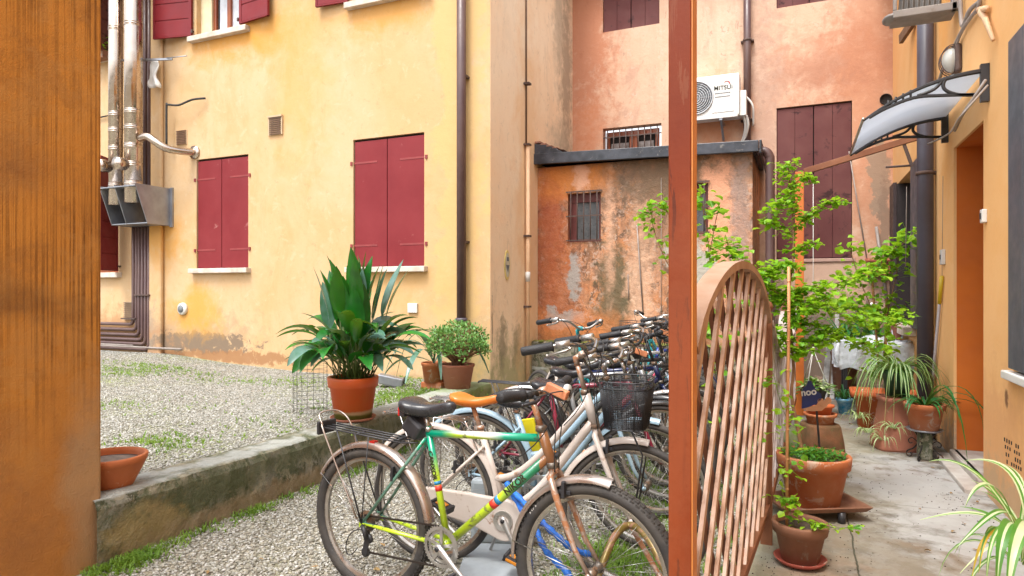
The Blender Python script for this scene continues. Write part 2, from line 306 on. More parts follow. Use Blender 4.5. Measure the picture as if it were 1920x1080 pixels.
def path_mat():
    n = NT('worn concrete'); p = n.pos(); nz = n.noise(p, 2.2, 6, .6, .4, out=1); nf = n.noise(p, 7, 6, .6, .3, out=1)
    c = n.mix(n.mapr(n.noise(p, 1.3, 6, .6, .6), .35, .65), (.195,.19,.175), (.265,.26,.245))
    c = n.mix(n.mapr(n.noise(p, 4, 9, .75), .44, .54, 0.0, .9), c, (.12,.105,.08)); c = n.mix(n.mapr(n.noise(n.vm('ADD',p,(4,4,4)), 2.2, 8, .7), .49, .56, 0.0, .8), c, (.17,.12,.08)); c = n.mix(n.mapr(n.noise(n.vm('ADD',p,(9,2,4)), 26, 3, .6), .62, .66, 0.0, .7), c, (.05,.04,.03))
    for cc, r, k, a, s, f in (((.75,5.4,0),(.42,.9,1),(.40,.40,.39),.85,.3,nf), ((.95,4.4,0),(.35,.8,1),(.38,.38,.37),.8,.35,nf), ((.1,4.8,0),(.35,1.1,1),(.24,.21,.15),.75,.5,nz), ((.45,3.7,0),(.32,.35,1),(.22,.18,.13),.65,.6,nf),
        ((0,3.2,0),(.3,.5,1),(.30,.20,.13),.6,.5,nf), ((.5,3.3,0),(.25,.2,1),(.26,.19,.14),.5,.6,nf), ((.3,6.7,0),(.5,.6,1),(.30,.28,.20),.6,.5,nz), ((-.2,3.8,0),(.12,3,1),(.20,.20,.13),.6,.5,nf)):
        c = n.stain(c, p, f, cc, r, k, a, s)
    x = n.mth('ADD', n.nd('SeparateXYZ', 0, None, Vector=p), n.mth('MULTIPLY', n.noise(p, 6, 4), .05))
    seam = n.mapr(n.mth('ABSOLUTE', n.mth('SUBTRACT', x, .285)), .006, .002)
    y = n.mth('ADD', n.nd('SeparateXYZ', 1, None, Vector=p), n.mth('MULTIPLY', n.noise(p, 4, 4), .08))
    s2 = n.mth('MULTIPLY', n.mapr(n.mth('ABSOLUTE', n.mth('SUBTRACT', y, 3.02)), .007, .002), n.mth('LESS_THAN', x, .285))
    s3 = n.mth('MULTIPLY', n.mapr(n.mth('ABSOLUTE', n.mth('SUBTRACT', y, 4.9)), .005, .002), .5)
    sm = n.mth('MAXIMUM', seam, n.mth('MAXIMUM', s2, s3))
    c = n.mix(sm, c, (.05,.05,.03)); n.set('Base Color', c)
    n.set('Roughness', n.mapr(n.noise(p, 1.1, 4), .4, .62, .9, .55))
    n.bump(n.mth('SUBTRACT', n.mth('ADD', n.noise(p, 12, 6, .65), n.mth('MULTIPLY', n.noise(p, 140, 2), .3)), n.mth('MULTIPLY', sm, 1.2)), .5, .012); return n.mat
m_path = path_mat()
def gravel_mat(name, c1, c2, grn):
    n = NT(name); p = n.pos(); v = n.vor(p, 48, out=1); d = n.vor(p, 48); v2 = n.vor(p, 95, out=1)
    g = n.nd('SeparateXYZ', 0, None, Vector=v); g2 = n.nd('SeparateXYZ', 1, None, Vector=v2)
    c = n.mix(g, c1, c2); c = n.mix(n.mapr(g2, .5, .9, 0.0, .6), c, (.62,.58,.50)); c = n.mix(n.mapr(d, .3, .6, 0.0, .7), c, (.12,.10,.07))
    c = n.mix(n.mapr(n.noise(p, 1.1, 6, .65), .5, .68, 0.0, .75), c, grn)
    n.set('Base Color', c); n.set('Roughness', .9); n.bump(n.mth('MULTIPLY', d, -1.0), .9, .02); return n.mat
m_grav = gravel_mat('gravel bed', (.42,.38,.30), (.30,.27,.20), (.20,.21,.09)); m_grav2 = gravel_mat('gravel terrace bed', (.46,.44,.38), (.36,.34,.28), (.24,.28,.10))
def stone_mat():
    n = NT('gravel stone'); a = n.nd('Attribute', 0, {'attribute_name':'tint'})
    n.set('Base Color', a); n.set('Roughness', .85); return n.mat
m_stone = stone_mat()
m_red = mat('oxblood shutter paint', (.18,.015,.019), .5, col2=(.215,.024,.028), scale=1.6, bump=.15, bscale=22, rust=(.34,.13,.12), rustlo=.64, spec=.25)
m_redhi = mat('bright shutter paint', (.20,.010,.013), .4, col2=(.17,.013,.018), scale=2, bump=.05, bscale=10, spec=.3)
m_brnsh = mat('brown shutter paint', (.115,.035,.034), .6, col2=(.15,.055,.05), scale=2, bump=.3, bscale=16, rust=(.05,.02,.02), rustlo=.58, spec=.25)
m_gap = mat('dark gap', (.015,.010,.008), .9)
m_sill = mat('weathered sill stone', (.66,.58,.50), .8, col2=(.48,.40,.33), scale=7, bump=.3, bscale=40)
m_winfr = mat('varnished window frame', (.30,.075,.015), .35, col2=(.20,.04,.01), scale=3)
m_glass = mat('window glass', (.05,.055,.06), .04, spec=.8, col2=(.07,.075,.08))
m_curt = mat('net curtain', (.70,.72,.78), .9, col2=(.5,.52,.56), scale=3)
m_iron = mat('rusty iron', (.11,.065,.05), .7, col2=(.07,.045,.04), scale=12, bump=.3)
m_brpipe = mat('brown painted pipe', (.085,.045,.045), .42, col2=(.12,.07,.06), scale=3)
m_greypipe = mat('slate grey pipe', (.08,.075,.10), .4, col2=(.06,.048,.06), scale=2, rust=(.30,.25,.22), rustlo=.74)
m_slate = mat('black roofing felt', (.014,.016,.022), .4, col2=(.05,.055,.07), scale=6, bump=.4, bscale=20, rust=(.16,.15,.14), rustlo=.6)
m_tile = mat('old terracotta tile', (.40,.17,.10), .85, col2=(.22,.13,.10), scale=12, bump=.5)
m_steel = mat('polished flue steel', (.58,.50,.44), .22, 1.0, col2=(.50,.41,.34), scale=3)  # warm base tint stands in for orange walls mirrored in the pipes
m_galv = mat('galvanised sheet', (.36,.38,.42), .38, .7, col2=(.28,.29,.32), scale=5)
m_ventm = mat('brown vent slats', (.17,.09,.05), .5)
m_ventf = mat('vent frame', (.55,.40,.25), .6)
m_white = mat('white plastic', (.72,.71,.68), .4, col2=(.6,.58,.55), scale=5)
m_whitem = mat('white enamel', (.80,.80,.78), .35, col2=(.70,.68,.64), scale=3)
m_dark = mat('black plastic', (.018,.018,.02), .45, col2=(.03,.03,.035), scale=8)
m_darkrub = mat('black rubber', (.022,.021,.021), .7, col2=(.04,.038,.036), scale=12, bump=.2)
m_grey = mat('grey plastic', (.2,.22,.24), .5)
m_cable = mat('grey cable', (.33,.28,.25), .6)
m_peachpipe = mat('painted gas pipe', (.78,.52,.32), .5, col2=(.66,.42,.25), scale=4)
m_moss = mat('moss', (.10,.15,.02), .95, col2=(.16,.13,.03), scale=20, bump=1, bscale=90)
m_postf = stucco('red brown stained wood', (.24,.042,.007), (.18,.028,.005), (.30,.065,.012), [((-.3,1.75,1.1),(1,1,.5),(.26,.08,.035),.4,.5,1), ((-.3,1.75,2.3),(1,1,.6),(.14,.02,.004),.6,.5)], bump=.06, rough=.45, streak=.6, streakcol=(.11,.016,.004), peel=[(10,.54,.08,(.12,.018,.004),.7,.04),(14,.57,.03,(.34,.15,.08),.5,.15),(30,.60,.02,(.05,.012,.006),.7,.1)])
m_posts = mat('orange post face', (.62,.24,.05), .5, col2=(.52,.18,.04), scale=4)
m_wood = mat('weathered trellis wood', (.33,.185,.11), .75, col2=(.42,.28,.20), scale=5, bump=.4, bscale=30)
m_wood2 = mat('reddish trellis wood', (.17,.055,.02), .65, col2=(.26,.10,.045), scale=5, bump=.3, bscale=30)
m_whwood = mat('bleached trellis wood', (.46,.40,.38), .8, col2=(.26,.19,.16), scale=6, bump=.4, bscale=30)
# ---------------------------------------------------------------- ground
def zup(x, y):                           # the terrace rises a little to the far left
    t = min(max((-x-6.2)/3.2, 0), 1); return .315+.15*t*t*(3-2*t)*min(max((y-3)/3, 0), 1)+.012*math.sin(x*3.1+y)*math.sin(y*2.3)
def zlow(x, y): return .012*math.sin(x*2.7+.5)*math.sin(y*1.9)-.004
def sheet(name, x0, x1, y0, y1, fn, m, st=.12):
    nx, ny = int((x1-x0)/st)+1, int((y1-y0)/st)+1; mb = MB()
    vs = [(x0+(x1-x0)*i/nx, y0+(y1-y0)*j/ny) for j in range(ny+1) for i in range(nx+1)]
    mb.add([(x,y,fn(x,y)) for x,y in vs], [(j*(nx+1)+i, j*(nx+1)+i+1, (j+1)*(nx+1)+i+1, (j+1)*(nx+1)+i) for j in range(ny) for i in range(nx)], 0, True)
    return tag(mb.build(name, m), kind='structure')
g = MB(); g.add([(-90,-90,-.06),(90,-90,-.06),(90,90,-.06),(-90,90,-.06)], [(0,1,2,3)]); tag(g.build('ground', mat('bare earth', (.2,.17,.12), .95)), kind='structure')
sheet('gravel_yard', -3.4, -.2, -3, 8.6, zlow, m_grav); sheet('gravel_terrace', -14, -3.5, -3, 7.15, zup, m_grav2, .15)
mb = MB(); mb.box(-.27, 1.2, -3, 10.25, -.05, .05); tag(mb.build('path', m_path, bevel=.012), kind='structure')
# loose stones on both gravels, one mesh each
def stones(name, n, area, zf, label, dens, pal, s0, s1):
    rng = np.random.default_rng(len(name)); ph = (1+5**.5)/2
    ico = np.array([(-1,ph,0),(1,ph,0),(-1,-ph,0),(1,-ph,0),(0,-1,ph),(0,1,ph),(0,-1,-ph),(0,1,-ph),(ph,0,-1),(ph,0,1),(-ph,0,-1),(-ph,0,1)])/1.902
    fc = np.array([(0,11,5),(0,5,1),(0,1,7),(0,7,10),(0,10,11),(1,5,9),(5,11,4),(11,10,2),(10,7,6),(7,1,8),(3,9,4),(3,4,2),(3,2,6),(3,6,8),(3,8,9),(4,9,5),(2,4,11),(6,2,10),(8,6,7),(9,8,1)])
    X = rng.uniform(area[0], area[1], n*4); Y = rng.uniform(area[2], area[3], n*4)
    k = rng.random(n*4) < dens(X, Y); X, Y = X[k][:n], Y[k][:n]; n = len(X)
    Z = np.array([zf(a, b) for a, b in zip(X, Y)])
    S = rng.uniform(s0, s1, (n,1,1))*rng.uniform(.55,1.25,(n,1,3)); S[:,:,2] *= .6
    V = ico[None]*rng.uniform(.75,1.2,(n,12,1))*S
    a = rng.uniform(0, 6.28, n); ca, sa = np.cos(a)[:,None], np.sin(a)[:,None]
    V = np.stack([V[:,:,0]*ca-V[:,:,1]*sa, V[:,:,0]*sa+V[:,:,1]*ca, V[:,:,2]+V[:,:,0]*rng.uniform(-.4,.4,(n,1))], 2)
    V += np.stack([X, Y, Z+rng.uniform(0,.006,n)], 1)[:,None,:]
    F = (fc[None]+np.arange(n)[:,None,None]*12).reshape(-1)
    me = bpy.data.meshes.new(name); me.vertices.add(n*12); me.vertices.foreach_set('co', V.reshape(-1))
    me.loops.add(n*60); me.loops.foreach_set('vertex_index', F.astype(np.int32)); me.polygons.add(n*20)
    me.polygons.foreach_set('loop_start', np.arange(n*20, dtype=np.int32)*3)
    me.update(calc_edges=True)
    pal = np.array(pal); c = pal[rng.integers(0, len(pal), n)]*rng.uniform(.75,1.15,(n,1)); c = np.repeat(np.hstack([c, np.ones((n,1))]), 12, 0)
    at = me.color_attributes.new('tint', 'FLOAT_COLOR', 'POINT'); at.data.foreach_set('color', c.reshape(-1).astype(np.float32))
    me.materials.append(m_stone); o = bpy.data.objects.new(name, me); COL.objects.link(o); return tag(o, label, 'gravel', kind='stuff')
pal = [(.34,.33,.285),(.29,.28,.24),(.38,.37,.335),(.23,.21,.17),(.30,.28,.22),(.19,.18,.14),(.45,.44,.41)]
stones('yard_gravel', 70000, (-3.27,-.3,1.4,8.3), zlow, 'pale beige gravel stones around and under the bicycles', lambda x,y: np.clip(2.9/y,0,1)**.8, pal, .006, .0125)
stones('terrace_gravel', 100000, (-10.8,-3.58,2.2,7.05), zup, 'pale grey gravel stones on the raised terrace below the yellow wall', lambda x,y: np.clip((x*-.0+1)*4.2/(np.hypot(x,y)),0,1)**1.2, [(.40,.395,.36),(.34,.335,.30),(.45,.445,.42),(.27,.26,.22),(.36,.35,.30),(.21,.205,.165)], .005, .0108)
# ---------------------------------------------------------------- buildings
def holed(mb, fn, a0, a1, z0, z1, holes, depth=.12, mi=0, rmi=0):
    As = sorted({a0, a1, *[v for h in holes for v in h[:2]]}); Zs = sorted({z0, z1, *[v for h in holes for v in h[2:4]]})
    for i in range(len(As)-1):
        for j in range(len(Zs)-1):
            ac, zc = (As[i]+As[i+1])/2, (Zs[j]+Zs[j+1])/2
            if any(h[0]<ac<h[1] and h[2]<zc<h[3] for h in holes): continue
            mb.add([fn(As[i],Zs[j],0), fn(As[i+1],Zs[j],0), fn(As[i+1],Zs[j+1],0), fn(As[i],Zs[j+1],0)], [(0,1,2,3)], mi)
    for h in holes:
        d = h[4] if len(h) > 4 else depth; c = [(h[0],h[2]),(h[1],h[2]),(h[1],h[3]),(h[0],h[3])]
        for k in range(4):
            p, q = c[k], c[(k+1)%4]; mb.add([fn(*p,0), fn(*q,0), fn(*q,d), fn(*p,d)], [(0,1,2,3)], rmi)
class Fr:                                # a facade: a runs along it, d points out of it
    def __init__(s, axis, c, out): s.axis, s.c, s.out = axis, c, out
    def __call__(s, a, z, din=0):
        q = s.c - s.out*din
        return Vector((a, q, z)) if s.axis == 'y' else Vector((q, a, z))
    def box(s, mb, a0, a1, z0, z1, d0, d1, mi=0):   # d0..d1 outwards
        p, q = s(a0, z0, -d0), s(a1, z1, -d1)
        mb.box(min(p.x,q.x), max(p.x,q.x), min(p.y,q.y), max(p.y,q.y), min(p.z,q.z), max(p.z,q.z), mi); return mb
FY, FS, FP, FH, FO = Fr('y',7.1,-1), Fr('x',-3.4,1), Fr('y',10.2,-1), Fr('y',8.65,-1), Fr('x',1.15,-1)
m_redhinge = mat('painted hinge', (.28,.04,.04), .6); m_brhinge = mat('iron strap', (.06,.03,.03), .6)
def closed_shutter(fr, par, a0, a1, z0, z1, d, m, planks=2, hinge=1, hm=None, lab=None):
    sb = MB(); w = (a1-a0)/planks
    for k in range(planks): fr.box(sb, a0+k*w+.0015, a0+(k+1)*w-.0015, z0, z1, d, d+.03)
    s = sb.build('shutter', m, par, bevel=.003)
    if lab: s['label'] = lab
    if hinge:
        for zz in (z0+.17*(z1-z0), z1-.17*(z1-z0)):
            side = 1 if hinge > 0 else -1; e = a1 if side > 0 else a0
            hb = MB(); fr.box(hb, min(e+.05*side, e-.36*side), max(e+.05*side, e-.36*side), zz-.012, zz+.012, d+.0305, d+.034)
            fr.box(hb, e+.04*side-.015, e+.04*side+.015, zz-.03, zz+.02, d+.03, d+.06); hb.build('hinge', hm or m_redhinge, s)
    return s
def sill(fr, par, a0, a1, z, h=.07, out=.09, m=None):
    sb = MB(); fr.box(sb, a0, a1, z-h, z, -.1, out); return sb.build('sill', m or m_sill, par, bevel=.008)
# yellow house
yh = thing('yellow_house', 'yellow plastered house with dark red shutters behind the gravel terrace', 'house', (-8,7.1,0))
def local(parent):                       # parts built in world coordinates under an Empty that is not at the origin
    bpy.context.view_layer.update()
    def fin(o): o.matrix_parent_inverse = parent.matrix_world.inverted(); return o
    return fin
def settle(root):                        # called once a thing is complete: its parts were modelled in world coordinates
    inv = Matrix.Translation(-root.location)
    def rec(o):
        for k in kids(o):
            if k.type == 'MESH': k.data.transform(inv)
            rec(k)
    rec(root)
mb = MB()
hy = [(-5.41,-4.32,1.735,3.42,.05),(-8.28,-7.25,1.756,3.39,.05),(-8.28,-7.41,5.22,6.3,.16),(-5.42,-4.35,5.22,6.3,.16),(-11.0,-10.02,1.72,3.45,.16),(-11.2,-10.25,5.22,6.3,.16)]
holed(mb, FY, -14, -3.4, -.1, 6.5, hy)
mb.build('wall', m_yellow, yh)
mb = MB(); holed(mb, FS, 7.1, 10.2, -.1, 6.5, []); w = mb.build('side_wall', m_pale, yh); w['label'] = 'pale peach side wall with grey stains'
mb = MB(); FY.box(mb, -9.27, -8.96, -.1, 6.5, 0, .07); mb.build('pilaster', m_yellow, yh, bevel=.03)
mb = MB(); mb.box(-14.3,-3.15,6.75,11,6.5,6.68); mb.build('roof', m_tile, yh)
for (a0,a1,z0,z1) in ((-5.41,-4.32,1.735,3.42),(-8.28,-7.25,1.756,3.39)):
    am = (a0+a1)/2-.02; closed_shutter(FY, yh, a0+.015, am-.004, z0+.005, z1-.03, -.045, m_red, 1, -1); closed_shutter(FY, yh, am+.004, a1-.008, z0+.005, z1-.03, -.045, m_red, 1, 1)
    mb = MB(); FY.box(mb, a0, a1, z0, z1, -.06, -.05); mb.build('window', m_gap, yh)
    sill(FY, yh, a0-.08, a1+.05, z0)
def louvre_shutter(par, hinge_a, ang, width, z0, z1, fr_d=.03, m=m_redhi, side=1):
    """open shutter of wide boards; hinged at hinge_a on the yellow wall, turned ang degrees out of it; side: 1 = leaf lies to the left"""
    org = Vector((hinge_a, 7.1-fr_d, 0)); dr = Vector((-side*math.cos(R_(ang)), -math.sin(R_(ang)), 0)); nr = Vector((0,0,1)).cross(dr)
    def pt(a, z, t): return org+dr*a+Vector((0,0,z))+nr*t
    sb = MB(); st = .05
    def bx(a0,a1,z0_,z1_,t0,t1):
        vs = [pt(a,z,t) for a in (a0,a1) for t in (t0,t1) for z in (z0_,z1_)]; sb.add(vs, [(0,1,3,2),(4,6,7,5),(0,4,5,1),(2,3,7,6),(0,2,6,4),(1,5,7,3)])
    bx(0,st,z0,z1,-.02,.02); bx(width-st*.6,width,z0,z1,-.02,.02); bx(0,width,z0,z0+.02,-.018,.018)
    z = z0+.022
    while z < z1-.1: bx(st,width-st*.6,z,z+.232,-.014,.014); z += .25
    bx(st,width-st*.6,z0,z1,-.006,.006)
    s = sb.build('shutter', m, par, bevel=.004)
    hb = MB(); 
    for zz in (z0+.12,): hb.box(org.x-.02*side-.03,org.x-.02*side+.03,org.y-.02,org.y+.03,zz-.05,zz-.03); hb.box(org.x+.02*side-.012,org.x+.02*side+.012,org.y-.03,org.y-.01,zz-.08,zz-.03)
    hb.build('hinge', m_iron, s); return s
louvre_shutter(yh, -8.34, 12, .66, 5.24, 6.85, side=1); louvre_shutter(yh, -7.38, 6, .6, 5.26, 6.85, side=-1)
louvre_shutter(yh, -5.47, 5, .5, 5.24, 6.85, side=1)
louvre_shutter(yh, -10.0, 62, .52, 1.74, 3.42, side=-1, m=m_red); louvre_shutter(yh, -10.22, 62, .5, 5.24, 6.85, side=-1, m=m_brnsh)
def casement(par, a0, a1, z0, z1, curtain=True, fr=FY, d=-.16):
    f = MB(); t = .06
    fr.box(f,a0,a0+t,z0,z1,d,d+.05); fr.box(f,a1-t,a1,z0,z1,d,d+.05); fr.box(f,a0+t,a1-t,z0,z0+t,d,d+.05); fr.box(f,a0+t,a1-t,z1-t,z1,d,d+.05)
    am=(a0+a1)/2; fr.box(f,am-.035,am+.035,z0+t,z1-t,d,d+.06)
    fr.box(f,a1-t-.05,a1-t-.012,z0+t,z1-t,d,d+.065)
    w = f.build('window', m_winfr, par, bevel=.004)
    gb = MB(); fr.box(gb,a0+t,a1-t,z0+t,z1-t,d-.01,d+.01); gb.build('pane', m_glass, w)
    if curtain:
        cb = MB(); n=28; vs=[]
        for i in range(n+1):
            a=a0+t+.05+(a1-a0-2*t-.1)*i/n
            for z in (z0+t+.01, z1-t): vs.append(fr(a+.02*math.sin(z*3), z, -(d+.02)+.008*math.sin(i*1.9)))
        cb.add(vs,[(2*i,2*i+2,2*i+3,2*i+1) for i in range(n)],0,True); cb.build('curtain', m_curt, w)
casement(yh,-8.06,-7.41,5.22,6.3); casement(yh,-5.42,-4.35,5.22,6.3); casement(yh,-11.0,-10.02,1.72,3.45,False); casement(yh,-11.2,-10.25,5.22,6.3,False)
mb = MB(); FY.box(mb,-8.28,-8.06,5.22,6.3,-.16,-.08); mb.build('window_reveal', mat('cream plaster', (.80,.66,.42), .8), yh)
for a0,a1,z in ((-8.38,-7.22,5.22),(-5.5,-4.2,5.22),(-11.1,-9.93,1.72),(-11.3,-10.15,5.22)): sill(FY, yh, a0, a1, z, .08)
def vent(a0,a1,z0,z1,frm=True, n=9):
    v = MB(); FY.box(v,a0,a1,z0,z1,.0,.012,0)
    for k in range(n):
        z=z0+(z1-z0)*(k+.5)/n; FY.box(v,a0+.012,a1-.012,z-.006,z+.006,.012,.03,1)
    if frm: FY.box(v,a0-.02,a1+.02,z1,z1+.025,.0,.04,0); FY.box(v,a0-.02,a0,z0,z1,.0,.025,0); FY.box(v,a1,a1+.02,z0,z1,0,.025,0)
    v.build('vent', [m_ventf,m_ventm], yh)
p=atY(507,222,7.1); q=atY(529,252,7.1); vent(p.x,q.x,q.z,p.z); p=atY(332,246,7.1); q=atY(351,270,7.1); vent(p.x,q.x,q.z,p.z,False); p=atY(234,566,7.1); q=atY(251,600,7.1); vent(p.x,q.x,q.z,p.z,False)
p=atY(344,579,7.1); mb=MB(); mb.lathe([(.0,-.05),(.06,-.05),(.09,-.035),(.095,0),(.08,.001)],24,(p.x,7.1,p.z),0,'y'); mb.lathe([(0,-.056),(.058,-.054),(.058,-.05)],20,(p.x,7.1,p.z),1,'y')
mb.build('round_vent', [m_white,m_grey], yh)
p=atY(775,576,7.1); mb=MB(); FY.box(mb,p.x-.07,p.x+.07,p.z-.07,p.z+.05,0,.03); mb.build('junction_box', m_white, yh, bevel=.005)
# drainpipe of the yellow house
p=atY(865,300,7.0); mb=MB(); mb.cyl((p.x,7.0,.95),(p.x,7.0,6.5),.057,16); 
mb.lathe([(.06,0),(.068,.0),(.072,.05),(.06,.05)],16,(p.x,7.0,.98)); dp=mb.build('drainpipe', m_brpipe, yh)
mb=MB(); mb.cyl((p.x,7.0,.3),(p.x,7.0,.96),.06,16); mb.lathe([(.062,0),(.075,0),(.075,.05),(.062,.06)],16,(p.x,7.0,1.04)); mb.build('pipe_shoe', m_greypipe, dp)
for z in (2.0,4.0,5.9): mb=MB(); mb.box(p.x-.062,p.x+.062,7.0,7.1,z,z+.03); mb.build('pipe_clip', m_iron, dp)
settle(yh)
# number plaque beside the gas pipe
p=atX(950,497,-3.4); sg=thing('wall_plaque','small oval yellow and grey plaque on the peach wall left of the gas pipe','sign',(-3.4,p.y,p.z))
mb=MB(); mb.prism([(.085*math.cos(t)*(1 if abs(math.cos(t))<.9 else 1),.19*math.sin(t)) for t in [k*math.pi/12 for k in range(24)]], lambda a,b,t:(.004+t,a,b), .008); mb.build('plate', mat('yellow plaque',(.78,.62,.22),.4), sg)
mb=MB(); mb.prism([(.062*math.cos(t),.155*math.sin(t)) for t in [k*math.pi/12 for k in range(24)]], lambda a,b,t:(.0135+t,a,b), .002); mb.build('face', mat('plaque face',(.55,.55,.45),.4), sg)
mb=MB(); mb.prism([(-.05,.0),(.05,.0),(0,-.09)], lambda a,b,t:(.0165+t,a,b), .002); mb.prism([(-.03,.05),(.03,.05),(.03,.1),(-.03,.1)], lambda a,b,t:(.0165+t,a,b), .002); mb.build('emblem', mat('plaque emblem',(.10,.14,.18),.4), sg)
# gas pipe up the peach wall
gp=thing('gas_pipe','thin peach painted gas pipe running up the stained side wall','pipe',(-3.36,8.27,.2))
px=atX(989,500,-3.36); mb=MB(); mb.cyl((-3.355,px.y,.2),(-3.355,px.y,3.4),.028,10); mb.build('pipe', m_peachpipe, gp)
mb=MB(); mb.cyl((-3.385,px.y+.02,3.4),(-3.385,px.y+.02,6.5),.012,8); mb.build('upper_pipe', m_ventm, gp)
for z in (1.2,2.15,3.38,4.2,5.6): mb=MB(); mb.box(-3.4,-3.32,px.y-.045,px.y+.045,z,z+.025); mb.build('pipe_clip', m_iron, gp)
mb=MB(); mb.cyl((-3.355,px.y,1.55),(-3.355,px.y,1.68),.034,10); mb.build('collar', m_white, gp)
settle(gp)
# salmon house
sh = thing('salmon_house', 'salmon pink house with brown shutters closing the back of the courtyard', 'house', (0,10.2,0))
hp=[(-2.89,-1.99,5.56,6.3,.06),(-2.89,-1.96,3.42,4.02,.18),(-.31,.66,1.88,4.06,.07),(-.31,.55,5.5,6.3,.06)]
mb=MB(); holed(mb, FP, -3.4, 1.5, -.1, 6.5, hp); mb.build('wall', m_pink, sh)
mb=MB(); mb.box(-3.15,1.5,9.85,12,6.5,6.68); mb.build('roof', m_tile, sh)
for (a0,a1,z0,z1) in ((-2.89,-1.99,5.56,6.3),(-.31,.66,1.88,4.06),(-.31,.55,5.5,6.3)):
    am=(a0+a1)/2; closed_shutter(FP, sh, a0+.006, am-.005, z0+.01, z1-.02, -.055, m_brnsh, 2, 0); closed_shutter(FP, sh, am+.005, a1-.006, z0+.01, z1-.02, -.055, m_brnsh, 2, 0)
    mb=MB(); FP.box(mb,a0,a1,z0,z1,-.08,-.065); mb.build('window', m_gap, sh)
sill(FP, sh, -.36, .70, 1.88, .05, .02, mat('pinkish sill', (.50,.33,.27), .8, col2=(.4,.25,.2)))
def bars(fr, par, a0, a1, z0, z1, nv, nh, d0, m, r=.009, name='bars'):
    b=MB()
    for k in range(nv): a=a0+(a1-a0)*(k+.5)/nv; b.cyl(fr(a,z0,-d0),fr(a,z1,-d0),r,6)
    for k in range(nh): z=z0+(z1-z0)*((k+.5)/nh if nh<3 else k/(nh-1)); fr.box(b,a0-.02,a1+.02,z-.009,z+.009,d0-.004,d0+.006)
    return b.build(name, m, par)
wf=MB(); FP.box(wf,-2.83,-2.02,3.5,3.97,-.18,-.13); w=wf.build('window', m_gap, sh)
wf=MB(); 
for a in (-2.83,-2.45,-2.39,-2.04): FP.box(wf,a-.03,a+.03,3.5,3.97,-.13,-.10)
FP.box(wf,-2.83,-2.02,3.90,3.97,-.12,-.09); wf.build('frame', m_winfr, w)
for a,c in ((-2.78,-2.5),(-2.34,-2.1)): wf=MB(); FP.box(wf,a,c,3.5,3.79,-.128,-.12); wf.build('pane', mat('dusty pale pane',(.30,.27,.26),.6,col2=(.16,.13,.12),scale=9), w)
bars(FP, w, -2.87,-1.98,3.5,4.0,9,2,-.03,m_iron)
# drainpipe of the salmon house
p=atY(1401,100,10.1); mb=MB(); mb.cyl((p.x,10.1,3.28),(p.x,10.1,6.5),.052,14); dp=mb.build('drainpipe', m_brpipe, sh)
for z in (3.9,5.05,6.2): mb=MB(); mb.lathe([(.056,0),(.062,0),(.062,.03),(.056,.03)],14,(p.x,10.1,z)); mb.box(p.x-.09,p.x+.09,10.1,10.2,z,z+.02); mb.build('pipe_clip', m_iron, dp)
mb=MB(); mb.cyl((.62,10.17,3.35),(.86,10.15,1.7),.008,6); mb.cyl((.95,10.17,2.3),(1.1,10.17,1.1),.02,6)
mb.build('old_cable', m_cable, sh) 
mb=MB(); p=atY(1661,186,10.19); mb.lathe([(.0,-.004),(.06,-.004),(.065,-.02),(.075,-.02),(.075,.0)],16,(p.x,10.2,p.z),0,'y'); mb.build('flue_hole', m_gap, sh)
settle(sh)
# lean-to
lt=thing('lean_to_shed','low lean-to with badly stained orange plaster and a black flat roof edge','shed',(-2,8.65,0))
mb=MB(); holed(mb, FH, -3.4, -.54, -.1, 3.16, [(-2.95,-2.48,2.10,2.77,.12),(-1.55,-1.07,2.15,2.80,.12)])
mb.add([(-.54,8.65,-.1),(-.54,10.2,-.1),(-.54,10.2,3.16),(-.54,8.65,3.16)],[(0,1,2,3)])
mb.build('wall', m_shed, lt)
mb=MB(); mb.prism([(-3.42,3.19),(-.46,3.12),(-.46,3.26),(-3.42,3.34)],lambda a,c,d:(a,8.50+d,c),.055); mb.prism([(-3.40,3.23),(-.48,3.17),(-.48,3.255),(-3.40,3.335)],lambda a,c,d:(a,8.556+d,c),1.63); mb.box(-.455,-.425,8.505,10.19,3.10,3.262)
mb.prism([(-3.40,3.338),(-2.98,3.33),(-3.08,3.39),(-3.22,3.45),(-3.40,3.48)],lambda a,c,d:(a,8.52+d,c),.6); rf=mb.build('roof', m_slate, lt, bevel=.008)
mb=MB()
for k in range(5): x0=-3.39+.085*k; mb.box(x0,x0+.08,8.515,9.1,3.485-.03*k,3.51-.036*k)
mb.build('ridge_tiles', m_tile, rf, bevel=.006)
for (a0,a1,z0,z1) in ((-2.95,-2.48,2.10,2.77),(-1.55,-1.07,2.15,2.80)):
    f=MB(); FH.box(f,a0,a0+.04,z0,z1,-.11,-.06); FH.box(f,a1-.04,a1,z0,z1,-.11,-.06); FH.box(f,a0+.04,a1-.04,z0,z0+.04,-.11,-.06); FH.box(f,a0+.04,a1-.04,z1-.12,z1,-.11,-.06); FH.box(f,a0+.04,a0+.11,z0,z1,-.10,-.07)
    w=f.build('window', mat('dark red frame',(.13,.025,.02),.5), lt)
    f=MB(); FH.box(f,a0+.04,a1-.04,z0+.04,z1-.12,-.12,-.095); f.build('pane', mat('dusty glass',(.10,.105,.11),.3), w)
    bars(FH, w, a0,a1,z0+.02,z1+.02,5,3,.02,m_iron,.008)
mb=MB(); mb.box(-3.4,-.5,8.4,8.649,-.1,.73); mb.build('plinth', m_retain, lt, bevel=.02)
mb=MB(); random.seed(3)
for k in range(260):
    x=random.uniform(-3.38,-.6); r=random.uniform(.015,.05); mb.ball((x,random.uniform(8.4,8.64),.73),r,6,0,(1.2,1,.35))
mb.build('moss', m_moss, lt)
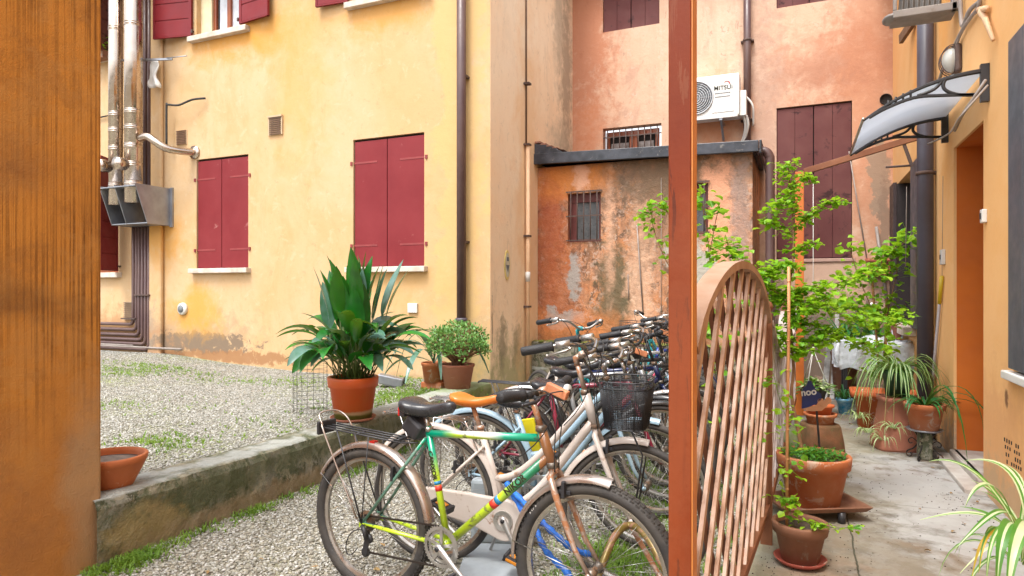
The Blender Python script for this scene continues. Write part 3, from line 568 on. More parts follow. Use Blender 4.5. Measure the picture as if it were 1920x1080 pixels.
mb=MB(); xx=-.40; mb.tube(smooth([(-.5,8.75,3.13),(-.42,8.75,3.17),(-.35,8.75,3.10),(-.34,8.75,2.9),(-.34,8.75,1.6),(-.34,8.75,.1)],5),.055,12); mb.build('drainpipe', m_brpipe, lt)
mb=MB(); mb.cyl((-1.98,8.63,2.3),(-1.9,8.63,1.15),.009,5); mb.cyl((-1.66,8.63,2.9),(-1.66,8.63,.8),.004,5); mb.cyl((-2.1,8.63,1.65),(-2.09,8.63,1.3),.006,5); mb.build('old_cable', m_cable, lt)
settle(lt)
m_dsh_=mat('jamb shade brown',(.03,.02,.02),.5)
# orange house on the right
oh=thing('orange_house','orange plastered house along the right of the path with a deep doorway','house',(1.15,6,0))
mb=MB(); holed(mb, FO, -3, 10.2, -.1, 5.8, [(5.41,6.36,.13,2.59,.02),(8.35,9.7,1.03,2.8,.14),(3.6,4.7,.95,2.89,.03)])
mb.build('wall', m_orange, oh)
mb=MB(); holed(mb, FO, 5.41,5.42,.13,.14,[],0); mb=MB()
mb.add([(1.17,6.36,.13),(2.1,6.36,.13),(2.1,6.36,2.59),(1.17,6.36,2.59),(1.17,5.41,.13),(2.1,5.41,.13),(2.1,5.41,2.59),(1.17,5.41,2.59)],[(0,1,2,3),(4,5,6,7),(3,2,6,7)]); mb.build('doorway', m_jamb, oh)
mb=MB(); mb.box(2.06,2.1,5.41,6.36,.13,2.59); d=mb.build('door', m_winfr, oh); mb=MB(); mb.ball((2.04,5.55,1.1),.025); mb.build('handle', m_steel, d)
mb=MB(); mb.box(1.02,1.17,5.30,6.42,-.05,.085); mb.box(1.12,2.1,5.41,6.36,-.05,.13); mb.build('doorstep', mat('pale step stone',(.5,.47,.43),.8,col2=(.36,.30,.26)), oh, bevel=.01)
mb=MB(); mb.box(.95,3,-3,10.2,5.8,5.95); mb.build('roof', m_tile, oh)
mb=MB(); FO.box(mb,8.35,9.7,1.03,2.8,-.15,-.14); w=mb.build('window', m_gap, oh)
mb=MB(); FO.box(mb,9.66,9.698,1.035,2.795,-.138,.012); mb.build('jamb_shade_strip', m_dsh_, w)  # added dark strip: paints the far jamb's shade over the lit plaster
mb=MB(); FO.box(mb,8.35,8.41,1.03,2.8,-.13,-.06); FO.box(mb,8.95,9.01,1.03,2.8,-.13,-.06); mb.build('frame', m_winfr, w)
sb=MB(); FO.box(sb,8.25,9.75,.93,1.03,-.1,.12); sb.build('sill', m_sill, w, bevel=.01)
m_dsh=mat('dark brown shutter',(.055,.035,.035),.5); m_gsh=mat('slate shutter paint',(.07,.08,.10),.45,col2=(.09,.10,.125),scale=3,bump=.15,bscale=30,rust=(.02,.02,.03),rustlo=.72)
mb=MB(); mb.box(1.10,1.14,9.71,10.1,1.03,2.82); mb.build('shutter', m_dsh, oh, bevel=.004)
mb=MB(); mb.box(1.105,1.14,7.62,8.33,1.02,2.80); mb.build('shutter', m_gsh, oh, bevel=.004)
mb=MB()
for k in range(4): FO.box(mb,3.6+.272*k+.002,3.6+.272*(k+1)-.002,.97,2.88,-.02,.035)
s=mb.build('shutter', m_gsh, oh, bevel=.005)
s['label']='slate grey plank shutter at the near end of the orange wall'
sill(FO, oh, 3.55, 4.78, .95, .05, .05, m_whitem)
p=atX(1736,300,1.07); mb=MB(); mb.cyl((1.065,p.y,.06),(1.065,p.y,5.8),.068,20); dp=mb.build('drainpipe', m_greypipe, oh)
for z in (2.5,5.2): mb=MB(); mb.lathe([(.071,0),(.078,0),(.078,.03),(.071,.03)],20,(1.065,p.y,z)); mb.box(1.06,1.15,p.y-.02,p.y+.02,z,z+.03); mb.build('pipe_clip', m_iron, dp)
for (px,py,w,h,c) in ((1771,482,.045,.13,m_white),(1849,405,.03,.09,m_white)):
    p=atX(px,py,1.15); mb=MB(); FO.box(mb,p.y-w,p.y+w,p.z-h/2,p.z+h/2,0,.03); b=mb.build('doorbell', c, oh, bevel=.005); mb=MB(); FO.box(mb,p.y-.012,p.y+.012,p.z-.02,p.z+.02,.031,.036); mb.build('button', m_dark, b)
# rows of small pressed letters low on the near wall, worn away
mb=MB(); random.seed(5)
for r in range(4):
    for k in range(7):
        if random.random()<.85: p=atX(1884+k*4.3+r*1.6,824+r*14+k*2.4,1.15); FO.box(mb,p.y-.008,p.y+.006,p.z-.012*random.uniform(.5,1),p.z+.012,0,.003)
mb.build('vent_slots', m_gap, oh)
settle(oh)
# ochre wall in the left foreground, the concrete retaining wall
ow=MB(); nx=1
pw=thing('ochre_wall','thick ochre wall end with vertical brown streaks in the left foreground','wall',(-3.55,1,0))
mb=MB(); mb.box(-3.85,-3.3,-3,2.25,-.1,3.3); o=mb.build('wall', m_pillar, pw, bevel=.015); settle(pw)
rw=MB(); n=60; prof=[(-3.27,-.1),(-3.265,.1),(-3.27,.3),(-3.285,.345),(-3.33,.355),(-3.5,.352),(-3.57,.345),(-3.6,.3),(-3.6,.1)]
random.seed(11); vs=[]; m=len(prof)
for i in range(n+1):
    y=2.2+(6.86-2.2)*i/n
    for j,(x,z) in enumerate(prof): vs.append((x+random.uniform(-.004,.004), y, z+(random.uniform(-.004,.005)+.012*math.sin(y*1.3) if z>.2 else 0)))
rw.add(vs,[(i*m+j,(i+1)*m+j,(i+1)*m+j+1,i*m+j+1) for i in range(n) for j in range(m-1)],0,False); rw.add(vs[-m:],[tuple(range(m))],0)
tag(rw.build('retaining_wall', m_retain),'low mossy concrete wall holding back the raised gravel terrace','low wall')
# ---------------------------------------------------------------- bicycles
def ring(mb, prof, n=48, mi=0, sm=True, a0=0, a1=2*math.pi, closed=True):   # closed or open profile (r, y) swept round the y axis
    m = len(prof); full = abs(a1-a0-2*math.pi) < 1e-6; vs = []; N = n if full else n+1
    for k in range(N):
        a = a0+(a1-a0)*k/n
        for r, y in prof: vs.append((r*math.cos(a), y, r*math.sin(a)))
    fs = []
    for k in range(n):
        l = (k+1) % N
        for j in range(m if closed else m-1): q = (j+1) % m; fs.append((k*m+j, l*m+j, l*m+q, k*m+q))
    return mb.add(vs, fs, mi, sm)
m_tyre = mat('tyre rubber', (.028,.026,.026), .75, col2=(.06,.052,.045), scale=9, bump=.3, bscale=60)
m_rim = mat('aluminium rim', (.55,.52,.48), .3, .9, col2=(.4,.36,.32), scale=8)
m_spoke = mat('steel spoke', (.5,.49,.47), .35, .9)
m_hub = mat('greasy hub', (.25,.22,.19), .4, .8, rust=(.16,.09,.05), rustlo=.5)
m_chrome = mat('worn chrome', (.50,.48,.46), .25, .95, rust=(.32,.15,.08), rustlo=.56, scale=9)
m_alu = mat('cast aluminium', (.55,.54,.52), .35, .85, col2=(.42,.41,.4))
m_rustst = mat('rusty steel', (.52,.40,.33), .4, .6, rust=(.33,.14,.06), rustlo=.46, scale=10)
m_brown_chrome = mat('chrome with painted reflection', (.36,.26,.21), .28, .8, col2=(.52,.47,.43), scale=4)  # chrome mudguard, its warm reflections painted into the base colour
m_chain = mat('oily chain', (.05,.04,.035), .5, .6)
m_grip = mat('black grip', (.02,.02,.023), .6, bump=.6, bscale=140)
m_leather = mat('black saddle vinyl', (.02,.02,.023), .28, col2=(.035,.035,.04), scale=10, bump=.15, bscale=50)
m_orleather = mat('tan orange saddle', (.66,.20,.025), .32, col2=(.55,.15,.02), scale=6, rust=(.3,.1,.04), rustlo=.72)
m_refl = mat('red reflector', (.55,.02,.02), .15); m_amber = mat('amber reflector', (.75,.27,.02), .2); m_cleargl = mat('lamp lens', (.6,.62,.62), .1)
m_wht = mat('white bicycle paint', (.60,.54,.50), .35, col2=(.50,.43,.38), scale=5, rust=(.28,.16,.10), rustlo=.60, coat=.3)
def paint(name, c, c2=None): return mat(name, c, .3, 0, col2=c2, scale=5, coat=.5, rust=tuple(x*.4 for x in c), rustlo=.62)
def green_paint():
    n = NT('green lime and white paint'); o = n.obj(); x = n.nd('SeparateXYZ', 0, None, Vector=o); z = n.nd('SeparateXYZ', 2, None, Vector=o)
    gr, lime, wh, dull = (.0,.30,.17), (.42,.58,.02), (.72,.72,.62), (.09,.20,.15)
    c = n.mix(n.mapr(x, .72, .80), lime, (.01,.22,.10))
    c = n.mix(n.mth('MULTIPLY', n.mapr(z, .60, .70), n.mth('LESS_THAN', x, .43)), c, gr)
    top = n.mapr(z, .765, .772); band = n.mth('MULTIPLY', n.mapr(x, .42, .50), n.mapr(x, .74, .66))
    tt = n.mix(band, gr, n.mix(n.mapr(z, .800, .806), lime, wh)); c = n.mix(top, c, tt)
    st = n.mth('MULTIPLY', n.mth('LESS_THAN', x, .30), n.mth('GREATER_THAN', z, .345)); c = n.mix(st, c, dull)
    c = n.mix(n.mth('MULTIPLY', n.mth('GREATER_THAN', x, .905), n.mth('LESS_THAN', z, .86)), c, (.30,.13,.05))
    c = n.mix(n.mapr(n.noise(o, 30, 4), .60, .64, 0.0, .7), c, (.08,.07,.05))
    n.set('Base Color', c); n.set('Roughness', .3); n.set('Coat Weight', .5); return n.mat
def saddle_mesh(mb, L, W, th=.05, nose=.02):
    m = 14; n = 16; vs = []
    for i in range(m+1):
        s = i/m; x = -L*.45+L*s
        w = W*(math.sin(min(s/.28,1)*math.pi/2)**.6)*(1-s**.9)+nose*math.sin(min((1-s)/.12,1)*math.pi/2)**.5*min(1,s/.15) if 0<s<1 else .004
        w = max(w*(1 if s<.3 else 1-.35*math.sin((s-.3)/.7*math.pi)), .003)
        h = th*(.35+.65*math.sin(min(s/.2,1)*math.pi/2)*math.sin(min((1-s)/.1,1)*math.pi/2)**.5)*(1-.3*s); zc = .012*math.cos(s*2*math.pi)
        for k in range(n):
            a = 2*math.pi*k/n; ca, sa = math.cos(a), math.sin(a)
            vs.append((x, w*math.copysign(abs(ca)**.75, ca), zc+(h*.45 if sa>0 else h*.75)*math.copysign(abs(sa)**.8, sa)))
    fs = [(i*n+k,(i+1)*n+k,(i+1)*n+(k+1)%n,i*n+(k+1)%n) for i in range(m) for k in range(n)]+[tuple(range(n)), tuple(m*n+k for k in range(n))[::-1]]
    mb.add(vs, fs, 0, True)
def fender(mb, c, R, w, a0, a1, mi=0, xf=None):
    prof = [(R-.012, -w), (R+.004, -w*.75), (R+.012, -w*.3), (R+.012, w*.3), (R+.004, w*.75), (R-.012, w), (R-.015,w*.97),(R+.002,w*.7),(R+.008,0),(R+.002,-w*.7),(R-.015,-w*.97)]
    t = MB(); ring(t, prof, 28, mi, True, R_(a0), R_(a1)); mb.add([Vector(v)+Vector(c) for v in t.v], t.f, mi, True)
def bicycle(label, group, rear, front, R=.345, kind='mtb', pt=None, fpt=None, tw=.022, fend=None, fendf=None, fw=.026, bar='flat', bar_z=1.03, bar_m=None, seat_m=None, seat_z=.92, knobs=False,
            rack=None, basket=None, chaincase=None, steer=0, lean=0, crank=20, lamp=False, quill=None, forkm=None, spokes=32, stand=False, lens=32):
    pr, pf = P(rear[0], HZ, rear[1]), P(front[0], HZ, front[1]); wb = (Vector((pf.x-pr.x, pf.y-pr.y))).length
    t = thing('bicycle', label, 'bicycle', (pr.x, pr.y, 0), math.atan2(pf.y-pr.y, pf.x-pr.x), group)
    if lean: t.rotation_euler = (R_(lean), 0, t.rotation_euler[2])
    pt = pt or m_wht; fpt = fpt or pt; forkm = forkm or pt; bar_m = bar_m or m_chrome; seat_m = seat_m or m_leather
    RH, FHb = Vector((0,0,R)), Vector((wb,0,R)); s = wb/1.137
    if kind == 'mtb': BB = Vector((.445*s,0,.315)); ST = Vector((.335*s,0,.815)); HT = Vector((.905*s,0,.865)); HB = Vector((.955*s,0,.725))
    else: BB = Vector((.40*wb,0,.285)); ST = Vector((.25*wb,0,.73)); HT = Vector((.78*wb,0,.93)); HB = Vector((.825*wb,0,.77))
    ax = (HT-HB).normalized()
    Sx = Matrix.Translation(HB) @ Matrix.Rotation(R_(steer), 4, ax) @ Matrix.Translation(-HB)
    # frame
    f = MB()
    if kind == 'mtb':
        f.cyl(BB, ST, .0155, 14); f.cyl(ST+Vector((0,0,-.03)), HT*.88+HB*.12+Vector((0,0,-.02)), .0165, 14); f.cyl(HT.lerp(HB,.75), BB, .019, 14); f.cyl(HT, HB, .0205, 14); sst = ST+Vector((0,0,-.05))
    else:
        f.cyl(BB, ST, .017, 14); f.cyl(HT, HB, .023, 14); a = BB.lerp(ST, .42); b = BB.lerp(ST, .10)
        f.tube(bez(HT.lerp(HB,.25), HT.lerp(HB,.25)+Vector((-.27*s,0,-.30)), a+Vector((.13,0,.0)), a, 12), .018, 12)
        f.tube(bez(HT.lerp(HB,.85), HT.lerp(HB,.8)+Vector((-.20*s,0,-.24)), b+Vector((.16,0,.02)), b, 12), .021, 12); sst = BB.lerp(ST, .78)
    f.cyl(BB+Vector((0,-.036,0)), BB+Vector((0,.036,0)), .022, 14)
    for sd in (-1, 1):
        o = Vector((0, sd*.058, 0)); o2 = Vector((0, sd*.022, 0))
        f.tube([RH+o, RH.lerp(BB,.35)+Vector((0,sd*.05,0)), BB+Vector((-.03,sd*.028,0))], [.0075,.0095,.010], 8)
        f.tube([RH+o, RH.lerp(sst,.5)+Vector((0,sd*.045,0)), sst+o2*.9], [.007,.008,.008], 8)
        f.box(-.02,.022,sd*.058-.003,sd*.058+.003,R-.02,R+.02)
    f.cyl(RH.lerp(sst,.56)+Vector((0,-.042,0)), RH.lerp(sst,.56)+Vector((0,.042,0)), .006, 8)
    fr = f.build('frame', pt, t)
    # fork
    f = MB(Sx); crown = HB-ax*.025
    f.cyl(HB, crown-ax*.01, .02, 12)
    for sd in (-1, 1):
        f.tube([crown+Vector((0,sd*.01,.0)), crown+Vector((0,sd*.04,-.012)), crown+(FHb-crown)*.35+Vector((-.012,sd*.05,0)), crown+(FHb-crown)*.75+Vector((-.018,sd*.054,0)), FHb+Vector((0,sd*.056,0))], [.014,.0145,.0135,.0105,.008], 10)
    f.cyl(FHb+Vector((0,-.066,0)), FHb+Vector((0,.066,0)), .006, 8); f.lathe([(0,-.07),(.011,-.07),(.011,-.062),(0,-.062)],10,FHb,0,'y'); f.build('fork', forkm, t)
    # wheels
    for c, X, rearw in ((RH, None, 1), (FHb, Sx, 0)):
        T = Matrix.Translation(c) if X is None else X @ Matrix.Translation(c); N = 72
        h = MB(T); h.tube([(0,-.05,0),(0,-.035,0),(0,-.03,0),(0,.03,0),(0,.035,0),(0,.05,0)], [.012,.024,.016,.016,.024,.012], 12)
        if rearw and not chaincase:
            for k in range(6): ring(h, [(.02,-.052+k*.0045),(.028+.0045*k,-.052+k*.0045),(.028+.0045*k,-.0495+k*.0045),(.02,-.0495+k*.0045)], 24, 0, False)
        w = h.build('wheel', m_hub, t)
        ty = MB(T); rt = R-tw; ring(ty, [(rt+tw*math.cos(2*math.pi*j/12), tw*1.05*math.sin(2*math.pi*j/12)) for j in range(12)], N)
        if knobs:
            for k in range(84):
                a = 2*math.pi*k/84; M_ = Matrix.Rotation(-a, 3, 'Y')
                for yy, rr in ((-.008,R-.001),(.008,R-.001)): ty.add([M_@Vector(v)+Vector((0,0,0)) for v in [(rr+dx,yy+dy,dz) for dx in (-.004,.004) for dy in (-.0055,.0055) for dz in (-.0085,.0085)]], [(0,1,3,2),(4,6,7,5),(0,4,5,1),(2,3,7,6),(0,2,6,4),(1,5,7,3)])
                a += math.pi/84; M_ = Matrix.Rotation(-a, 3, 'Y')
                for yy, rr in ((-.0185,R-.008),(.0185,R-.008)): ty.add([M_@Vector(v) for v in [(rr+dx,yy+dy,dz) for dx in (-.005,.004) for dy in (-.004,.004) for dz in (-.007,.007)]], [(0,1,3,2),(4,6,7,5),(0,4,5,1),(2,3,7,6),(0,2,6,4),(1,5,7,3)])
        ty.build('tyre', m_tyre, w)
        ri = MB(T); q = R-2*tw+.004; ring(ri, [(q,-.012),(q-.006,-.012),(q-.018,-.007),(q-.018,.007),(q-.006,.012),(q,.012)], N, 0, False); ri.build('rim', m_rim, w)
        sp = MB(T)
        for k in range(spokes):
            a = 2*math.pi*k/spokes; b = a+(.42 if (k//2)%2 else -.42); yy = .03 if k%2 else -.03
            sp.cyl((.022*math.cos(b), yy, .022*math.sin(b)), ((q-.016)*math.cos(a), yy*.15, (q-.016)*math.sin(a)), .0010, 3)
        sp.build('spokes', m_spoke, w)
    # mudguards
    if fend:
        f = MB(); fender(f, RH, R+.014, fw, -8 if kind != 'mtb' else 8, 150)
        g = f.build('mudguard', fend, t); f = MB()
        for sd in (-1,1):
            for a in ((128,148) if kind == 'mtb' else (140,)): f.cyl(RH+Vector((0,sd*.066,0)), RH+Vector(((R+.01)*math.cos(R_(a)), sd*fw, (R+.01)*math.sin(R_(a)))), .0022, 5)
        f.build('mudguard_stay', m_chrome, g)
    if fendf:
        f = MB(Sx); fender(f, FHb, R+.014, fw, 78, 182); g = f.build('mudguard', fendf, t); f = MB(Sx)
        for sd in (-1,1): f.cyl(FHb+Vector((0,sd*.06,0)), FHb+Vector(((R+.01)*math.cos(R_(170)), sd*fw, (R+.01)*math.sin(R_(170)))), .0022, 5)
        f.build('mudguard_stay', m_chrome, g)
    # brakes
    for c, X, dr in ((RH.lerp(sst,.56), None, Vector((-.02,0,0))), (crown+(FHb-crown)*.18, Sx, Vector((.03,0,0)))):
        for sd in (-1,1): b = MB(X); b.beam(c+dr+Vector((0,sd*.045,-.02)), c+dr+Vector((0,sd*.042,.045)), .014, .02); b.box(c.x+dr.x-.025,c.x+dr.x+.025,sd*.03-.006,sd*.03+.006,c.z-.01,c.z+.006); b.build('brake', m_dark, t, bevel=.003)
    # seat
    st_dir = (ST-BB).normalized(); sp0 = ST; sp1 = ST+st_dir*((seat_z-.05-ST.z)/st_dir.z)
    b = MB(); b.cyl(sp0-st_dir*.03, sp1, .0125, 12); b.lathe([(.018,0),(.021,.0),(.021,.02),(.018,.02)],12,ST-st_dir*.02); b.box(sp1.x-.03,sp1.x+.03,-.018,.018,sp1.z-.01,sp1.z+.018)
    for sd in (-1,1): b.tube([(sp1.x-.11,sd*.035,sp1.z+.03),(sp1.x-.04,sd*.022,sp1.z+.008),(sp1.x+.05,sd*.02,sp1.z+.008),(sp1.x+.14,sd*.01,sp1.z+.035)], .0035, 6)
    b.build('seatpost', m_rustst if seat_m is not m_leather else m_chrome, t)
    T = Matrix.Translation((sp1.x, 0, seat_z-.018)); b = MB(T)
    if kind == 'mtb': saddle_mesh(b, .30, .085, .062, .022)
    else: saddle_mesh(b, .28, .085, .05, .02)
    b.build('saddle', seat_m, t)
    # stem and handlebar
    q = quill or bar_m; top = HT+ax*((bar_z-.045-HT.z)/ax.z); cl = top+Vector((.06 if bar=='flat' else .035,0,.03 if bar == 'flat' else .025))
    b = MB(Sx); b.cyl(HT-ax*.005, top, .0125, 12); b.tube([top-ax*.03, top+ax*.004, cl], [.016,.0165,.015], 12); b.cyl(cl+Vector((0,-.03,0)), cl+Vector((0,.03,0)), .018, 12)
    b.build('stem', q, t)
    for c_ in (HT,HB): b = MB(Sx); b.lathe([(.015,-.010),(.024,-.010),(.024,.010),(.015,.016)],16,c_); b.build('headset', m_hub, t)
    b = MB(Sx); gr = []
    for sd in (-1, 1):
        if bar == 'flat': pts = [cl, cl+Vector((.0,sd*.12,.0)), cl+Vector((-.035,sd*.29,.008))]; g0, g1 = pts[1].lerp(pts[2],.25), pts[2]+(pts[2]-pts[1]).normalized()*.0
        else:
            pts = smooth([cl, cl+Vector((.035,sd*.07,.01)), cl+Vector((.03,sd*.16,.055)), cl+Vector((-.05,sd*.245,.06)), cl+Vector((-.215,sd*.285,.03))], 5); g0, g1 = pts[-5].lerp(pts[-6],.2), pts[-1]
        b.tube(pts, .0105, 10); gr.append((sd, g0, g1, pts))
    hb = b.build('handlebar', bar_m, t)
    for sd, g0, g1, pts in gr:
        g = MB(Sx); d_ = (g1-g0).normalized(); g.tube([g0, g0+d_*.004, g0.lerp(g1,.1), g0.lerp(g1,.5), g1-d_*.004, g1+d_*.004], [.016,.026,.0205,.0205,.0215,.017], 12); g.build('grip', m_grip, hb)
        g = MB(Sx); pv = g0-d_*.045; g.tube([g0-d_*.075, g0-d_*.01], .018, 10); o = Vector((.035,0,-.02)); g.tube([pv, pv+o*.9, pv+o*1.2+d_*.03, g0.lerp(g1,.55)+o*.9+Vector((.02,0,-.01))], [.009,.009,.007,.0055], 8)
        g.ball(g0.lerp(g1,.55)+o*.9+Vector((.02,0,-.01)), .008, 6); g.build('brake_lever', m_dark if bar == 'flat' else m_alu, hb)
    # cables
    b = MB(Sx)
    for sd, g0, g1, pts in gr:
        e = Vector((HB.x+.02, -sd*.02, HB.z-.02)); a = g0+Vector((.04,0,-.01))
        b.tube(bez(a, a+Vector((.13,-sd*.05,.05)), cl+Vector((.12,-sd*.05,.02)), cl+Vector((.07,-sd*.03,-.10)), 8)+bez(cl+Vector((.07,-sd*.03,-.10)), cl+Vector((.05,-sd*.02,-.2)), e, None, 5)[1:], .0026, 5)
    b.tube(bez(gr[0][1], gr[0][1]+Vector((.16,.0,.10)), cl+Vector((.16,-.1,-.12)), HT.lerp(BB,.25)+Vector((0,-.03,0)), 12), .0026, 5)
    b.build('cable', m_darkrub, t)
    # crank, pedals, chain
    ca = R_(-crank); dirc = Vector((math.cos(ca),0,math.sin(ca))); b = MB(); rr = .088
    cr = []
    if not chaincase:
        for r_, yy in ((rr,-.052),(.072,-.044)):
            N = 42; tg = MB()
            prof=[(r_-.013,yy-.0015),(r_,yy-.0015),(r_,yy+.0015),(r_-.013,yy+.0015)]; ring(tg, prof, N, 0, False); b.add([Vector(v)+BB for v in tg.v], tg.f)
            for k in range(N):
                a = 2*math.pi*k/N; p = BB+Vector((math.cos(a)*(r_+.002),yy,math.sin(a)*(r_+.002))); b.box(p.x-.0025,p.x+.0025,yy-.0012,yy+.0012,p.z-.0025,p.z+.0025)
        for k in range(5):
            a = 2*math.pi*k/5+.3; b.beam(BB+Vector((0,-.05,0)), BB+Vector((math.cos(a)*.079,-.05,math.sin(a)*.079)), .014, .006, up=(0,1,0))
    else:
        tg = MB(); ring(tg, [(.03,-.075),(.05,-.078),(.05,-.07),(.03,-.07)], 30); b.add([Vector(v)+BB for v in tg.v], tg.f)
    b.build('chainring', m_alu, t)
    cbs = []
    for sd in (-1,1):
        b = MB(); dd = dirc if sd < 0 else -dirc; a = BB+Vector((0,sd*.07,0)); e = BB+dd*.172+Vector((0,sd*.085,0)); b.tube([a-dd*.018,a,a.lerp(e,.5),e,e+dd*.01],[.012,.019,.013,.013,.009],10, flat=.7, up=(0,1,0)); b.lathe([(0,sd*.017),(.01,sd*.017),(.011,sd*.010)],10,a,1,'y')
        cr.append(e); cbs.append(b.build('crank', [m_alu, m_dark], t))
    for sd, e, cb in zip((-1,1), cr, cbs):
        p = MB(); x0,x1 = e.x-.045,e.x+.045; y0,y1 = sorted((e.y+sd*.015, e.y+sd*.10)); Rr = Matrix.Rotation(R_(20),3,'Y')
        p.box(x0,x1,y0,y1,e.z-.011,e.z+.011,0,Rr,e); p.box(x0-.004,x0+.01,y0,y1,e.z-.016,e.z+.016,0,Rr,e); p.box(x1-.01,x1+.004,y0,y1,e.z-.016,e.z+.016,0,Rr,e)
        if sd < 0: p.box(x0+.012,x1-.012,y0-.004,y0,e.z-.007,e.z+.007,1,Rr,e); 
        p.box(x0+.02-.0,x1-.02,y0+.02,y1-.02,e.z+.0115,e.z+.016,1,Rr,e)
        p.build('pedal', [m_dark, m_amber], cb, bevel=.002)
    if chaincase:
        b = MB(); out = []
        for k in range(13): a = R_(-100+200*k/12)+.0; out.append((BB.x+.105*math.cos(a), BB.z+.105*math.sin(a)))
        out += [(BB.x*.55, BB.z+.115),(0.03,R+.055)]
        for k in range(7): a = R_(100+160*k/6); out.append((.055*math.cos(a), R+.055*math.sin(a)))
        out += [(BB.x*.6, BB.z-.045)]
        b.prism(out, lambda x,z,d:(x,-.040-d,z), .030); b.build('chaincase', chaincase, t, bevel=.008)
    else:
        b = MB(); a0 = Vector((0,-.045,R+.033)); a1 = BB+Vector((-.01,-.05,rr)); b.beam(a0, a1, .006, .008)
        jw = Vector((.03,-.045,R-.115)); b.beam(jw+Vector((0,0,-.02)), BB+Vector((-.01,-.05,-rr)), .006, .008)
        b.beam(Vector((.02,-.045,R-.034)), Vector((.045,-.045,R-.075)), .006, .008); b.beam(Vector((.01,-.045,R-.08)), jw+Vector((-.02,0,0)), .006,.008); b.build('chain', m_chain, t)
        b = MB(); b.lathe([(0,-.006),(.022,-.006),(.022,.006),(0,.006)],14,(.03,-.05,R-.07),0,'y'); b.lathe([(0,-.006),(.022,-.006),(.022,.006),(0,.006)],14,(.012,-.05,R-.135),0,'y')
        b.beam((.03,-.058,R-.06),(.01,-.058,R-.145),.028,.004,up=(0,1,0)); b.tube([(0,-.06,R-.01),(.02,-.068,R-.03),(.03,-.066,R-.065)],.012,8)
        b.tube(bez((.01,-.06,R-.03),(-.13,-.07,R-.02),(-.13,-.06,R-.26),(-.03,-.06,R-.12),12),.0028,5); b.build('derailleur', m_dark, t)
    if rack:
        b = MB(); z = 2*R+.055
        for y in (-.05,-.018,.018,.05): b.cyl((-.27,y,z+.02),(.20*s+.02,y,z),.0042,6)
        for x in (-.27,-.05,.2): b.cyl((x,-.05,z+.01),(x,.05,z+.01),.004,6)
        for sd in (-1,1):
            b.cyl((-.17,sd*.052,z+.015),(0,sd*.066,R),.004,6); b.cyl((.03,sd*.052,z+.01),(0,sd*.066,R),.003,6)
            b.tube([(.2*s+.02,sd*.05,z),(sst.x-.03,sd*.03,sst.z-.02)],.004,6)
        rk = b.build('rack', rack, t)
        if kind == 'mtb' and knobs:
            b = MB(); b.box(-.30,-.282,-.06,.06,z-.02,z+.045); b.build('rear_box', m_dark, rk, bevel=.008)
            b = MB(); b.tube(smooth([(-.02,-.075,R+.02),(-.23,-.075,z),(-.245,-.07,z+.035),(-.285,-.05,z+.085),(-.265,.05,z+.085),(-.2,.07,z+.03),(-.15,.07,z-.1)],4),.0045,6); b.build('carrier_clamp', m_brown_chrome, rk)
    if stand:
        b = MB(); b.tube([BB+Vector((-.04,.04,-.02)),(BB.x-.16,.14,.02),(BB.x-.14,.15,.01)],.008,8); b.build('kickstand', m_alu, t)
    if knobs:
        b = MB(); b.box(sp1.x-.10,sp1.x-.0,-.045,.045,seat_z-.155,seat_z-.075, 0, Matrix.Rotation(R_(35),3,'Y')); b.build('saddle_bag', m_dark, t, bevel=.015)
        b = MB(); b.box(sp1.x-.135,sp1.x-.105,-.02,.02,seat_z-.075,seat_z-.035); b.box(sp1.x-.145,sp1.x-.135,-.02,.02,seat_z-.075,seat_z-.035,1); b.build('rear_light', [m_dark,m_refl], t, bevel=.003)
        b = MB(); b.box(.15*s-.012,.15*s+.012,-.030,-.026,2*R+.0,2*R+.018); 
    if lamp:
        b = MB(Sx); b.ball(cl+Vector((.075,0,.0)), .04, 12, 0, (1,1,.9)); b.lathe([(0,.037),(.032,.033),(.034,.02)],14,cl+Vector((.075,0,.0)),1,'x'); b.tube([cl+Vector((.02,0,0)),cl+Vector((.05,0,0))],.01,8); b.build('headlamp', [m_dark,m_cleargl], t)
        b = MB(Sx); c = cl+Vector((.085,-.055,.012)); b.box(c.x-.05,c.x+.045,c.y-.014,c.y+.014,c.z-.018,c.z+.018,0,Matrix.Rotation(R_(20),3,'Y')); b.build('front_reflector', mat('faded orange reflector',(.62,.24,.12),.3), t, bevel=.004)
    if basket:
        bm, wx, wy, z0, z1, x0, dense = basket; b = MB(Sx); cx = x0
        def rect(z, k):      # rounded rectangle, slightly smaller at the bottom
            out = []
            for i in range(40):
                a = 2*math.pi*i/40; c_, s_ = math.cos(a), math.sin(a); out.append(Vector((cx+wx*k*math.copysign(abs(c_)**.55,c_), wy*k*math.copysign(abs(s_)**.55,s_), z+(.022*s_*0))))
            return out
        nl = dense; top = rect(z1,1.0)
        for i in range(nl+1):
            q_ = i/nl; b.tube(rect(z0+(z1-z0)*q_, .80+.20*q_), .0015 if 0<i<nl else .0035, 4 if 0<i<nl else 6, 0, True)
        b.tube(rect(z1-.03,.995), .0025, 5, 0, True)
        nv = 30 if dense < 8 else 120; lo, hi = [], []
        for i in range(nv):
            a = 2*math.pi*i/nv; c_, s_ = math.cos(a), math.sin(a); v = Vector((wx*math.copysign(abs(c_)**.55,c_), wy*math.copysign(abs(s_)**.55,s_), 0))
            b.cyl(Vector((cx,0,z0))+v*.80, Vector((cx,0,z1-(.03 if dense>8 else 0)))+v*.995, .0014, 3)
            if dense > 8 and i % 12 == 0: b.cyl(Vector((cx,0,z0))+v*.81, Vector((cx,0,z1))+v, .003, 5)
